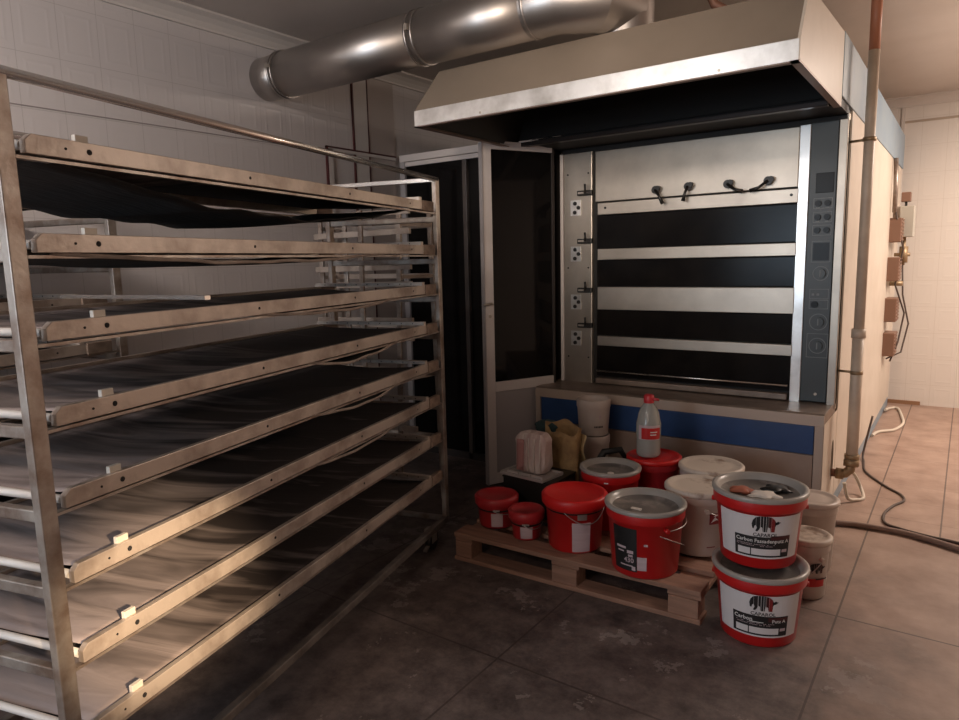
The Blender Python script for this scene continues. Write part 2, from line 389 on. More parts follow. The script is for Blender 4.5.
def make_board(label, sag=.03, cen=.5, wid=1., hem=False, group=None, end_dark=True):
    t = thing('loader_board', label, 'tray', (0, 0, 0), RZ, group)
    L, W, Hh = 1.95, .60, .042
    for y in (0, W-.018):
        r = MB()
        n = 6
        # rail with rounded near end
        out = [(.006, 0), (L, 0), (L, Hh), (.022, Hh), (.006, Hh-.014)]
        r.prism(out, 1, y, y+.018)
        yo = y - .0006 if y == 0 else y + .0186
        o = r.build('side_rail', M['rail'], t, bevel=.0015)
        h = MB()
        for hx, hr in ((.16, .0065), (.10, .003), (.72, .0045), (1.30, .0045), (1.82, .004)):
            h.tube([(hx, yo-.0006, Hh*.5), (hx, yo+.0012, Hh*.5)], hr, 12)
        h.build('rail_holes', M['hole'], o)
    ph = random.random()*6
    def top(u, v):
        x = .03+u*(L-.05); y = .017+v*(W-.034)
        z = .030 - .012*math.sin(PI*v) + .0035*math.sin(x*13+ph+2*math.sin(v*4)) * math.sin(PI*v)
        return (x, y, z)
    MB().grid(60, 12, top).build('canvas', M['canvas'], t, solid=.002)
    # slack underside of the canvas loop
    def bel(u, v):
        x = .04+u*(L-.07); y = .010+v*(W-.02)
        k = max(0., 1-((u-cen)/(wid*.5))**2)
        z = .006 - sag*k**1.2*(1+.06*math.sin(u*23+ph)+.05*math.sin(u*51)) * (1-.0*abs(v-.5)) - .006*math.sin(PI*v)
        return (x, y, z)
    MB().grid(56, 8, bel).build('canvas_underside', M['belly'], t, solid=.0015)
    if hem:
        def hf(u, v):
            x, y, z = bel(u, 0); return (x, y-.003, z - .003 + v*.010)
        MB().grid(56, 1, hf).build('canvas_hem', M['hem'], t, solid=.002)
    # far end bar with holes, wooden corner blocks, near roller, stop block
    e = MB().box(L-.03, L-.006, .0, W, Hh, Hh+.016, M['rail'])
    for k in range(9): e.tube([(L-.0305, .06+k*.06, Hh+.008), (L-.0290, .06+k*.06, Hh+.008)], .003, 8, M['hole'])
    e.build('end_bar', None, t)
    for y in (-.006, W-.022):
        MB().box(L+.000, L+.12, y, y+.028, -.004, Hh+.002).build('corner_block', M['rail_dk'], t, bevel=.003)
    MB().tube([(.012, .018, .018), (.012, W-.018, .018)], .010, 12).build('roller', M['white_plastic'], t)
    MB().box(.135, .168, .010, .022, Hh-.006, Hh+.016).build('stop_block', M['tab'], t, bevel=.001)
    return t

ZS = [(1.763, 1.771), (1.560, 1.560), (1.368, 1.370), (1.182, 1.176), (.996, .983), (.809, .811), (.604, .622), (.416, .408)]
zs = [(a+b)/2 for a, b in ZS]
rack1 = make_rack('tall steel bakery rack in the left foreground, nearest to the camera, holding eight long boards', zs)
SG = [(.095, .48, 1.05, False), (.034, .40, .95, True), (.030, .62, .6, True), (.045, .68, .42, True), (.040, .68, .42, True), (.036, .66, .42, True), (.012, .5, .8, False), (.015, .5, .8, False)]
BL = ['topmost loader board on the foreground rack, black canvas sagging deep below it',
      'second loader board from the top of the foreground rack, with dark slack canvas',
      'third loader board from the top of the foreground rack, steel bar on it',
      'fourth loader board from the top of the foreground rack, floured streaky canvas',
      'fifth loader board from the top of the foreground rack, drooping canvas hem',
      'sixth loader board from the top of the foreground rack, third from the floor',
      'seventh loader board from the top of the foreground rack, its near end brightly lit',
      'lowest loader board on the foreground rack, just above the floor']
boards = []
for i in range(8):
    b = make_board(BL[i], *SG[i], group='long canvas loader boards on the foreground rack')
    x, y = rackpt(.035, 0.0)
    b.location = (x, y, zs[i]-.042 + .002)
    boards.append(b)

# ---- second rack of the same kind behind it, off to the left
def shift(x, y): p = rackpt(x, y); return (p[0]-RACK[0], p[1]-RACK[1])
dx, dy = shift(-.95, 1.10)
r2 = copy_tree(rack1); r2.location = (RACK[0]+dx, RACK[1]+dy, 0)
r2['label'] = 'second bakery rack standing behind the foreground rack at the far left, by the tiled wall'
for i in range(8):
    b2 = copy_tree(boards[(1, 1, 2, 6, 7, 6, 7, 7)[i]])
    b2['group'] = 'loader boards on the second rack'
    b2['label'] = ('highest', 'second highest', 'third highest', 'fourth highest', 'fifth highest', 'third lowest', 'second lowest', 'lowest')[i] + ' loader board on the second rack, behind the foreground rack by the left wall'
    b2.location = (boards[i].location.x+dx, boards[i].location.y+dy, boards[i].location.z)

# ---- empty slatted rack at the back by the cabin
r3 = thing('slatted_rack', 'empty steel rack with thin leaning uprights between the foreground rack and the glass cabin', 'rack', (-3.27, 2.93, 0), math.radians(8))
P3 = [(0, 0), (.17, .02), (.42, -.16), (.60, -.05), (.66, .22), (-.12, .25)]
for k, (x, y) in enumerate(P3):
    lean = (.0, .0, .02, .05, -.03, .04)[k]
    MB().beam((x-lean, y, .0), (x+lean*.3, y, 1.78), .028, .018, up=(0,1,0)).build('upright', M['galv'], r3, bevel=.002)
for z in (1.76, 1.65, 1.45, 1.35, 1.14, 1.04, .84, .5, .2):
    MB().beam((-.03, -.02, z), (.69, -.055, z+.01), .02, .034).build('cross_slat', M['rail'], r3, bevel=.002)
for z in (1.70, 1.40, 1.09, .8, .4):
    MB().beam((-.12, .25, z), (.66, .22, z), .02, .03).build('cross_slat', M['rail'], r3, bevel=.002)
    MB().beam((-.10, .25, z), (.0, 0, z), .02, .02).build('side_slat', M['rail'], r3)
    MB().beam((.66, .22, z), (.60, -.05, z), .02, .02).build('side_slat', M['rail'], r3)

# steel bar lying across the third board, and a wire hook on the top board
bx = MB().beam((*rackpt(.60, .06), 1.3705+.022), (*rackpt(.72, .80), 1.3705+.022), .02, .012)
bar = bx.build('steel_bar', M['chrome']); tag(bar, 'long thin steel bar lying across the third loader board from the top', 'bar')

# ------------------------------------------------------------------ deck oven
OX0, OX1 = -2.27, -.56
OF, OB = 4.15, 7.63
oven = thing('deck_oven', 'large four-deck bakery oven with steel front, black door glass and beige enamel side', 'oven', (-1.41, 4.15, 0))
def OP(name, mb, m, parent=None, bevel=0, label=None):
    o = mb.build(name, m, parent or oven, bevel=bevel, world=True)
    if label: o['label'] = label
    return o
# carcass
OP('body', MB().box(OX0, OX1-.012, OF+.03, OB, .60, 2.52), M['deepblk'])
side = OP('side_panel', MB().box(OX1-.012, OX1, 4.30, 6.64, .082, 2.235), M['sidepaint'], bevel=.002)
OP('side_panel', MB().box(OX1-.012, OX1-.002, 6.665, OB, .082, 2.235), M['sidepaint'], bevel=.002)
OP('corner_strip', MB().box(OX1-.006, OX1+.004, 4.155, 4.20, .62, 2.20), M['steel'], bevel=.002)
OP('corner_strip', MB().box(OX1-.006, OX1+.012, 4.215, 4.29, .62, 2.20), M['sidepaint'], bevel=.004)
OP('top_band', MB().box(OX1-.02, OX1+.006, 3.875, OB+.01, 2.235, 2.535), M['blue_pale'], bevel=.003, label='faded pale blue band')
OP('roof', MB().box(OX0, OX1-.02, 3.9, OB, 2.52, 2.535), M['sidepaint'])
OP('skirting', MB().box(OX1-.03, OX1-.004, 4.28, OB, .0, .082), M['blue_pale'], bevel=.002, label='faded blue skirting')
# canopy soffit under the band, between hood and front
OP('soffit', MB().box(OX0, OX1-.004, 3.88, 4.17, 2.195, 2.235), M['deepblk'])
# front: left pillar, header panel, rails and doors
pil = OP('left_pillar', MB().box(-2.235, -2.03, OF, OF+.04, .64, 2.165), M['steel'], bevel=.003)
OP('pillar_edge', MB().box(-2.262, -2.240, OF-.006, OF+.04, .64, 2.165), M['profile'], bevel=.002)
OP('header_panel', MB().box(-2.006, -.792, OF, OF+.04, 1.842, 2.160), M['steel'], bevel=.003)
zr = [(1.757, 1.833), (1.469, 1.540), (1.145, 1.293), (.906, .970)]
for k, (a, b_) in enumerate(zr):
    OP('front_rail', MB().box(-1.985, -.785, OF-.012, OF+.03, a, b_), M['steel'], bevel=.003)
doorz = [(1.545, 1.752), (1.298, 1.464), (.975, 1.140), (.70, .901)]
for k, (a, b_) in enumerate(doorz):
    d_ = OP('chamber_door', MB().box(-2.0, -.79, OF+.012, OF+.03, a, b_), M['chamber'], bevel=.003, label='black glass chamber door')
for x, z in ((-1.93, 1.80), (-.82, 1.80)):
    OP('screw', MB().tube([(x, OF-.016, z), (x, OF-.010, z)], .008, 10), M['black'])
OP('door_rod', MB().tube([(-1.99, OF-.01, .735), (-.80, OF-.01, .735)], .006, 10), M['chrome'])
OP('sill', MB().box(-1.99, -.80, OF-.03, OF+.02, .655, .69), M['ledge'], bevel=.004)
# pillar fittings
for k, (zl, zi) in enumerate(((1.904, 1.813), (1.595, 1.512), (1.273, 1.192), (1.038, .947))):
    lt = OP('latch', MB().box(-2.125, -2.02, OF-.03, OF, zl-.016, zl+.016), M['black'], bevel=.004)
    OP('latch_lever', MB().tube([(-2.065, OF-.028, zl), (-2.065, OF-.034, zl+.055)], .007, 10), M['black'], lt)
    OP('latch_bar', MB().box(-2.115, -2.075, OF-.034, OF-.029, zl-.006, zl+.006), M['steel'], lt)
    pl = OP('switch_plate', MB().box(-2.185, -2.110, OF-.003, OF, zi-.05, zi+.05), M['steel_strip'])
    for ax, az in ((-2.150, .028), (-2.125, 0), (-2.152, -.030)):
        OP('switch_button', MB().tube([(ax, OF-.012, zi+az), (ax, OF-.002, zi+az)], .0125, 14), M['black'], pl)
for z in (2.03, 1.42, .82):
    for x in (-2.205, -2.055):
        OP('screw', MB().tube([(x, OF-.004, z), (x, OF, z)], .006, 8), M['black'])
# four valve levers on the header panel
for k, (x, z, dx_) in enumerate(((-1.59, 1.885, .055), (-1.39, 1.890, -.02), (-1.16, 1.885, .09), (-.94, 1.885, -.09))):
    v = OP('damper_lever', MB().tube([(x, OF, z), (x, OF-.035, z)], .024, 16).tube([(x+.015, OF-.01, z+.008), (x+.015, OF-.04, z+.008)], .016, 12), M['black'])
    OP('lever_arm', MB().tube([(x, OF-.035, z), (x+dx_*.5, OF-.05, z-.035), (x+dx_, OF-.055, z-.085 if abs(dx_) < .08 else z-.05)], [.009, .008, .012], 10), M['black'], v)
# control panel column
OP('steel_jamb', MB().box(-.790, -.735, OF-.008, OF+.04, .645, 2.165), M['steel_strip'], bevel=.003)
cpn = OP('control_panel', MB().box(-.735, -.600, OF-.004, OF+.05, .655, 2.17), M['panel_grey'], bevel=.004, label='dark grey control panel')
OP('steel_jamb', MB().box(-.598, -.556, OF-.012, OF+.05, .645, 2.17), M['steel'], bevel=.003)
yf = OF-.004
OP('display', MB().box(-.700, -.612, yf-.004, yf, 1.80, 1.905), M['panel_dark'], cpn, bevel=.002)
def frame(mb, x0, x1, z0, z1, y, w_=.003, m=None):
    mb.box(x0, x1, y-.001, y, z0, z0+w_, m).box(x0, x1, y-.001, y, z1-w_, z1, m).box(x0, x0+w_, y-.001, y, z0+w_, z1-w_, m).box(x1-w_, x1, y-.001, y, z0+w_, z1-w_, m)
pr = MB()
for z in (1.745, 1.672, 1.602): frame(pr, -.708, -.615, z-.028, z+.028, yf)
frame(pr, -.708, -.612, 1.43, 1.545, yf); frame(pr, -.708, -.612, 1.230, 1.285, yf); frame(pr, -.708, -.612, 1.175, 1.225, yf); frame(pr, -.712, -.604, .905, 1.04, yf)
for z, r in ((1.37, .036), (1.104, .042), (.972, .040)):
    pr.lathe([(r, 0), (r+.004, 0)], 30, c=(0, 0, 0)); n_ = 60
    vs = pr.v[-n_:]; pr.v[-n_:] = [(-.657+x, yf-.001, z+y) for x, y, _ in vs]
OP('panel_print', pr, M['panel_line'], cpn)
for z in (1.745, 1.672, 1.602):
    for x in (-.684, -.638):
        OP('dial', MB().tube([(x, yf-.014, z), (x, yf, z)], .016, 16), M['panel_dark'], cpn)
        if z > 1.65: OP('indicator_lamp', MB().box(x-.010, x+.008, yf-.003, yf, z-.026, z-.020), M['panel_line'], cpn)
for z, r in ((1.37, .026), (1.104, .028), (.972, .026)):
    OP('dial', MB().tube([(-.657, yf-.016, z), (-.657, yf, z)], r, 22), M['panel_grey'], cpn)
    OP('dial_pointer', MB().box(-.660, -.654, yf-.019, yf-.016, z-.018, z+.018), M['panel_line'], cpn)
OP('dial', MB().tube([(-.68, yf-.012, 1.20), (-.68, yf, 1.20)], .018, 16), M['panel_dark'], cpn)
OP('keypad', MB().box(-.70, -.62, yf-.002, yf, 1.44, 1.535), M['panel_dark'], cpn)
for x, z in ((-.69, 1.255), (-.665, 1.255)): OP('indicator_lamp', MB().box(x-.007, x+.007, yf-.003, yf, z-.006, z+.006), M['panel_line'], cpn)
OP('lock', MB().tube([(-.655, yf-.006, .70), (-.655, yf, .70)], .008, 12), M['steel'], cpn)
# base with ledge
BX0 = -2.30
BF = 3.86
OP('ledge', MB().prism([(BF, .595), (OF+.05, .595), (OF+.05, .648), (BF+.012, .648), (BF, .640)], 0, BX0, OX1), M['ledge'], bevel=.003, label='worn brown steel ledge')
OP('ledge_front', MB().box(BX0, OX1, BF-.004, BF+.004, .582, .640), mat('ledge_front_beige', (.50, .40, .33), .45, .2), bevel=.002)
OP('base', MB().box(BX0, OX1-.02, BF+.02, OB, .0, .595), M['brownbase'])
M['bframe'] = mat('base_frame_beige', (.46, .37, .31), .5)
for x0, x1 in ((BX0, BX0+.035), (OX1-.045, OX1-.002)): OP('base_post', MB().box(x0, x1, BF, BF+.03, .03, .585), M['bframe'], bevel=.002)
OP('drawer_front', MB().box(BX0+.04, OX1-.048, BF+.002, BF+.02, .425, .58), M['blue'], bevel=.003, label='dark blue enamel drawer front')
OP('base_panel', MB().box(BX0+.04, OX1-.048, BF+.004, BF+.02, .02, .42), M['brownbase'], bevel=.003)
# side of base with an oval hole
hy, hz, ha, hb = 4.185, .325, .045, .115
n_ = 32
ov = [(hy+ha*math.cos(2*PI*k/n_), hz+hb*math.sin(2*PI*k/n_)) for k in range(n_)]
def sq(k):
    a = 2*PI*k/n_; c, s_ = math.cos(a), math.sin(a); 
    y0, y1, z0, z1 = BF, 4.29, .05, .595
    tx = ((y1-hy) if c > 0 else (hy-y0))/max(abs(c), 1e-6); tz = ((z1-hz) if s_ > 0 else (hz-z0))/max(abs(s_), 1e-6)
    t_ = min(tx, tz); return (hy+c*t_, hz+s_*t_)
sqp = [sq(k) for k in range(n_)]
for i, cz in enumerate(((4.29, .595), (BF, .595), (BF, .05), (4.29, .05))):
    k = min(range(n_), key=lambda q: (sqp[q][0]-cz[0])**2+(sqp[q][1]-cz[1])**2); sqp[k] = cz
mb = MB(); vs = [(OX1-.0, a, b_) for a, b_ in ov]+[(OX1-.0, a, b_) for a, b_ in sqp]+[(OX1-.015, a, b_) for a, b_ in ov]
fs = [(k, (k+1)%n_, n_+(k+1)%n_, n_+k) for k in range(n_)] + [(k, (k+1)%n_, 2*n_+(k+1)%n_, 2*n_+k) for k in range(n_)]
mb.add(vs, fs)
OP('base_side_panel', mb, M['sidepaint'])
OP('hole_shadow_plate', MB().box(OX1-.019, OX1-.0155, BF+.03, 4.28, .06, .58), M['deepblk'])
# motors and junction boxes far along the side
for z in (1.655, 1.33, .985, .69):
    mo = OP('burner_motor', MB().box(OX1-.01, OX1+.085, 6.74, 6.98, z-.10, z+.10), M['motor'], bevel=.006, label='brown motor housing')
    for q in range(7): OP('cooling_fin', MB().box(OX1+.085, OX1+.090, 6.75, 6.97, z-.085+q*.028, z-.073+q*.028), M['motor'], mo)
OP('conduit', MB().tube([(OX1+.02, 6.70, 2.235), (OX1+.03, 6.70, 2.0), (OX1+.03, 6.72, 1.80)], .018, 10), M['galv'])
OP('cable', MB().tube([(OX1+.04, 6.72, 1.80), (OX1+.10, 6.85, 1.5), (OX1+.06, 6.8, 1.2), (OX1+.13, 6.95, .95), (OX1+.10, 6.9, .7), (OX1+.06, 6.75, .55)], .007, 8), M['cable'])
OP('cable', MB().tube([(OX1+.08, 7.1, 1.45), (OX1+.10, 7.1, 1.1), (OX1+.16, 7.05, .85), (OX1+.12, 7.0, .60), (OX1+.02, 6.9, .55)], .007, 8), M['cable'])

# control box mounted on the oven side
cb = thing('control_box', 'grey electrical box with valve below it, on the far end of the oven side', 'box', (OX1+.0, 7.1, 1.5))
MB().box(OX1-.002, OX1+.05, 7.0, 7.2, 1.60, 1.86).build('mounting_plate', M['galv'], cb, world=True)
MB().box(OX1+.05, OX1+.155, 6.96, 7.16, 1.60, 1.86).build('housing', M['boxgrey'], cb, bevel=.004, world=True)
MB().box(OX1+.05, OX1+.12, 7.02, 7.12, 1.90, 1.98).build('relay', M['motor'], cb, bevel=.004, world=True)
MB().tube([(OX1+.085, 7.07, 1.86), (OX1+.085, 7.07, 1.90)], .01, 8).build('conduit', M['black'], cb, world=True)
MB().tube([(OX1+.09, 7.05, 1.36), (OX1+.09, 7.05, 1.60)], [.014]*2, 10).tube([(OX1+.09, 7.05, 1.38), (OX1+.09, 7.05, 1.52)], .034, 14).tube([(OX1+.02, 7.05, 1.45), (OX1+.14, 7.05, 1.45)], .016, 10).build('valve', M['brass'], cb, world=True)
MB().tube([(OX1, 7.05, 1.2), (OX1+.10, 7.05, 1.2)], .022, 12).build('tap', M['brass'], cb, world=True)

# ------------------------------------------------------------------ extraction hood
HX0, HX1, HF, HB = -2.425, OX1, 2.86, 3.872
hood = thing('extraction_hood', 'beige box-shaped extraction hood with a bright steel front strip above the oven', 'hood', (-1.5, 3.4, 2.18))
def HP(name, mb, m, bevel=0, label=None, parent=None):
    o = mb.build(name, m, parent or hood, bevel=bevel, world=True)
    if label: o['label'] = label
    return o
tw = .012
zt, yt = 2.478, 2.99
HP('front_strip', MB().box(HX0, HX1, HF, HF+tw, 2.184, 2.266), M['steel_strip'], bevel=.002, label='bright steel front strip')
# sloping front sheet
xl, xr = HX0+.075, HX1
mb = MB().add([(HX0, HF+.004, 2.266), (HX1, HF+.004, 2.266), (xr, yt, zt), (xl, yt, zt), (HX0+.01, HF+.016, 2.262), (HX1-.01, HF+.016, 2.262), (xr-.01, yt+.012, zt-.008), (xl+.01, yt+.012, zt-.008)],
              [(0,1,2,3), (7,6,5,4), (0,4,5,1), (1,5,6,2), (2,6,7,3), (3,7,4,0)])
HP('front_sheet', mb, M['hoodshade'])
HP('right_side_sheet', MB().prism([(HF, 2.190), (HB, 2.190), (HB, 2.53), (yt+.06, zt+.01), (yt, zt), (HF+.002, 2.266)], 0, HX1-.008, HX1+.003), M['sidepaint'], bevel=.001)
HP('left_side_sheet', MB().add([(HX0, HF, 2.184), (HX0, HB, 2.184), (xl, HB, zt), (xl, yt, zt), (HX0, HF+.002, 2.266), (HX0, HB, 2.266)], [(0, 1, 5, 4), (4, 5, 2, 3)]), M['hoodshade'])
HP('top_sheet', MB().box(xl, HX1-.004, yt+.002, HB, zt-.008, zt), M['hoodshade'])
HP('back_sheet', MB().box(HX0+.01, HX1-.01, HB-.01, HB, 2.235, zt-.01), M['deepblk'])
HP('lining', MB().box(HX0+.09, HX1-.05, HF+.19, HB-.03, 2.44, 2.45).add([(HX0+.012, HF+.015, 2.20), (HX1-.012, HF+.015, 2.20), (HX1-.05, HF+.20, 2.44), (HX0+.09, HF+.20, 2.44)], [(0,1,2,3)])
   .add([(HX1-.012, HF+.015, 2.20), (HX1-.012, HB-.012, 2.20), (HX1-.03, HB-.012, 2.44), (HX1-.03, HF+.20, 2.44)], [(0,1,2,3)])
   .add([(HX0+.012, HF+.015, 2.20), (HX0+.012, HB-.012, 2.20), (HX0+.085, HB-.012, 2.44), (HX0+.085, HF+.20, 2.44)], [(0,1,2,3)]), M['deepblk'], label='black lining')
HP('bottom_lip', MB().box(HX0, HX1, HF+.0, HF+.03, 2.183, 2.188).box(HX0, HX0+.03, HF, HB, 2.183, 2.188).box(HX1-.03, HX1+.003, HF, HB, 2.183, 2.190), mat('hood_lip_brown', (.30, .22, .18), .45, .3))
HP('drip_channel', MB().box(HX0+.05, HX1-.05, HB-.06, HB-.012, 2.19, 2.215), mat('drip_channel_dark', (.06, .045, .04), .35, .6), bevel=.003)
for k, x in enumerate((-2.0, -.85)):
    HP('dent_rivet', MB().tube([(x, HF-.003, 2.20), (x, HF, 2.20)], .006, 8), M['steel'])

# ------------------------------------------------------------------ duct
dz, dY, dr = 2.615, 2.86, .130
duct = thing('exhaust_duct', 'large round steel exhaust duct running from the left wall to the hood under the ceiling', 'duct', (WX, dY, dz))
ex = -1.36
def DP(name, mb, m, parent=None): return mb.build(name, m, parent or duct, world=True)
DP('end_cap_pipe', MB().tube([(WX+.001, dY, dz), (WX+.19, dY, dz)], dr-.004, 40), M['duct'])
DP('pipe_section', MB().tube([(WX+.17, dY, dz), (-2.33, dY, dz)], dr, 40), M['duct'])
DP('pipe_section', MB().tube([(-2.36, dY, dz), (ex-.30, dY+.0, dz)], dr+.002, 40), M['duct'])
# mitred elbow turning back and then down into the hood top
def mitre(pts, r, n=40):
    pts = [Vector(p) for p in pts]; mb = MB()
    for i in range(len(pts)-1):
        a, b = pts[i], pts[i+1]; d = (b-a).normalized()
        q = Vector((0,0,1)) if abs(d.z) < .9 else Vector((1,0,0)); u = d.cross(q).normalized(); w = d.cross(u)
        n0 = (d+(a-pts[i-1]).normalized()) if i > 0 else d
        n1 = (d+(pts[i+2]-b).normalized()) if i < len(pts)-2 else d
        vs = []
        for c, nn in ((a, n0), (b, n1)):
            for k in range(n):
                o = (u*math.cos(2*PI*k/n)+w*math.sin(2*PI*k/n))*r
                vs.append(c+o-d*(o.dot(nn)/d.dot(nn)))
        mb.add(vs, [(k, (k+1)%n, n+(k+1)%n, n+k) for k in range(n)], None, True)
    return mb
DP('elbow', mitre([(ex-.34, dY, dz), (ex-.20, dY, dz), (ex-.06, dY+.10, dz), (ex+.0, dY+.27, dz-.01)][:4]+[(ex+.0, dY+.27, dz-.02-.001)][:0], dr+.004), M['duct'])
DP('elbow', mitre([(ex-.06, dY+.10, dz-.002), (ex, dY+.27, dz-.002), (ex, dY+.27, zt-.002)], dr-.002), M['duct'])
for x in (WX+.175, WX+.20, -2.36, -2.32, ex-.32):
    DP('joint_ring', MB().lathe([(dr+.0, -.006), (dr+.007, -.003), (dr+.007, .003), (dr, .006)], 40, c=(0, 0, 0)).__class__().tube([(x-.006, dY, dz), (x+.006, dY, dz)], dr+.007, 40), M['duct'])
DP('clamp_screw', MB().box(-2.345, -2.325, dY-dr-.02, dY-dr-.004, dz-.0, dz+.03), M['steel'])
DP('clamp_screw', MB().box(WX+.17, WX+.21, dY-dr-.015, dY-dr-.002, dz+.01, dz+.03), M['steel'])

# thin service pipes above the hood
mb = MB().tube([(-3.6, 3.46, 2.745), (-1.60, 3.40, 2.72)], .013, 10)
tag(mb.build('service_pipe', M['pipe']), 'thin beige pipe running under the big steel duct, just above the hood', 'pipe')
mb = MB().tube([(-1.2, 3.62, 2.845), (2.7, 3.62, 2.845)], .018, 10)
tag(mb.build('service_pipe', M['rust']), 'rust-red pipe running to the right above the hood top, higher of two', 'pipe')
mb = MB().tube([(-1.22, 3.50, 2.76), (-1.14, 3.55, 2.80), (-1.10, 3.60, 2.70), (-.98, 3.62, 2.62), (-.9, 3.62, 2.52)], .022, 10)
tag(mb.build('flexible_pipe', M['rust']), 'rusty brown bent pipe beside the duct collar on top of the hood', 'pipe')

# ------------------------------------------------------------------ vertical gas pipe right of the oven
PX, PY = -.463, 4.19
gp = thing('gas_pipe', 'beige painted vertical gas pipe at the front right corner of the oven', 'pipe', (PX, PY, 0))
def GP(name, mb, m): return mb.build(name, m, gp, world=True)
GP('riser', MB().tube([(PX, PY, .33), (PX, PY, 1.05)], .030, 18).tube([(PX, PY, 1.03), (PX, PY, 2.50)], .026, 18), M['pipe'])
o = GP('upper_riser', MB().tube([(PX, PY, 2.50), (PX, PY, CZ)], .026, 18), M['redcol']); o['label'] = 'reddish upper length of pipe'
GP('collar', MB().tube([(PX, PY, 1.02), (PX, PY, 1.07)], .036, 18), M['pipe'])
GP('union_nut', MB().tube([(PX, PY, .305), (PX, PY, .34)], .043, 6).tube([(PX, PY, .345), (PX, PY, .37)], .038, 8), M['brass'])
GP('elbow', MB().tube([(PX, PY, .32), (PX-.005, PY, .28), (PX-.03, PY, .255), (PX-.06, PY, .25)], .026, 14), M['brass'])
GP('stub', MB().tube([(PX-.05, PY, .25), (OX1-.012, PY, .25)], .022, 14), M['rust'])
GP('coupling', MB().tube([(PX-.035, PY, .25), (PX-.075, PY, .25)], .032, 8), M['brass'])
for z in (.83, 2.06):
    GP('wall_clip', MB().tube([(PX, PY, z), (OX1-.004, PY+.03, z)], .007, 8).tube([(PX, PY, z-.010), (PX, PY, z+.010)], .032, 16), M['brass'])

# ------------------------------------------------------------------ glass cabin left of the oven
CY = 4.03
cab = thing('proofing_cabin', 'dark glazed proofing cabin with white frame between the left wall and the oven', 'cabinet', (-2.9, CY, 0))
def CP(name, mb, m, parent=None, bevel=0): return mb.build(name, m, parent or cab, bevel=bevel, world=True)
CP('header', MB().box(WX+.022, -2.31, CY, CY+.05, 2.235, 2.285).box(WX+.022, -2.31, CY+.01, CY+.05, 2.20, 2.232), M['profile'], bevel=.003)
CP('jamb', MB().box(WX+.022, WX+.07, CY, CY+.05, 0, 2.235), M['profile_grey'], bevel=.003)
CP('mullion', MB().box(-2.99, -2.955, CY, CY+.05, 0, 2.20), mat('dark_frame', (.08, .065, .06), .4), bevel=.003)
CP('fixed_glass', MB().box(WX+.07, -2.99, CY+.02, CY+.026, .05, 2.20), M['darkglass'])
CP('inner_glass', MB().box(-2.955, -2.36, CY+.03, CY+.036, .05, 2.20), M['darkglass'])
CP('side_wall', MB().box(WX+.022, WX+.04, CY+.05, 5.9, 0, 2.285), M['cabin'])
CP('side_wall', MB().box(-2.33, -2.31, CY+.05, 5.9, 0, 2.285), M['cabin'])
CP('back_wall', MB().box(WX+.04, -2.33, 5.88, 5.9, 0, 2.285), M['cabin'])
CP('roof', MB().box(WX+.022, -2.31, CY+.05, 5.9, 2.27, 2.285), M['cabin'])
CP('sill', MB().box(WX+.022, -2.31, CY, CY+.05, 0, .05), M['cabin'])
shf = MB()
for z in (.5, .8, 1.1, 1.4, 1.65, 1.9): shf.box(-3.4, -2.75, 4.5, 5.1, z, z+.03)
CP('inner_shelf', shf, M['cabin'])
CP('lamp_fitting', MB().tube([(-2.45, 4.012, 2.03), (-2.45, 3.99, 2.03)], .028, 16).tube([(-2.45, 3.975, 2.02), (-2.45, 3.965, 1.92)], .014, 12), M['steel'])

# door leaf standing open, hinged beside the oven pillar
leaf = thing('cabin_door', 'white-framed glass cabin door standing open beside the oven, grey panel below', 'door', (-2.245, 4.07, 0))
a = Vector((-2.50, 3.565, 0)); b_ = Vector((-2.262, 4.055, 0)); dd = (b_-a); LL = dd.length
leaf.location = (a.x, a.y, 0); leaf.rotation_euler = (0, 0, math.atan2(dd.y, dd.x))
def LP(name, mb, m, parent=None, bevel=0): return mb.build(name, m, parent or leaf, bevel=bevel)
LP('stile', MB().box(0, .065, -.02, .02, .02, 2.215), M['profile'], bevel=.003)
LP('hinge_stile', MB().box(LL-.022, LL, -.012, .012, .02, 2.215), M['cabin'], bevel=.003)
LP('door_edge', MB().box(-.006, 0, -.026, .014, .02, 2.20), M['profile_grey'])
LP('top_rail', MB().box(.065, LL-.022, -.02, .02, 2.165, 2.215), M['profile'], bevel=.003)
LP('mid_rail', MB().box(.065, LL-.022, -.02, .02, .635, .70), M['profile'], bevel=.003)
LP('bottom_rail', MB().box(.065, LL-.022, -.02, .02, .02, .09), M['profile'], bevel=.003)
LP('glass_pane', MB().box(.065, LL-.022, -.004, .004, .70, 2.165), M['darkglass'])
LP('lower_panel', MB().box(.065, LL-.022, -.010, .010, .09, .635), M['profile_grey'], bevel=.002)
lk = LP('lock_plate', MB().box(.012, .05, -.024, -.020, 1.10, 1.22), M['profile'], bevel=.003)
LP('door_handle', MB().tube([(.030, -.020, 1.21), (.030, -.05, 1.21), (.012, -.055, 1.21), (-.03, -.055, 1.205)], .007, 10), M['steel'], lk)
LP('lock_cylinder', MB().tube([(.030, -.030, 1.13), (.030, -.020, 1.13)], .010, 12), M['steel'], lk)

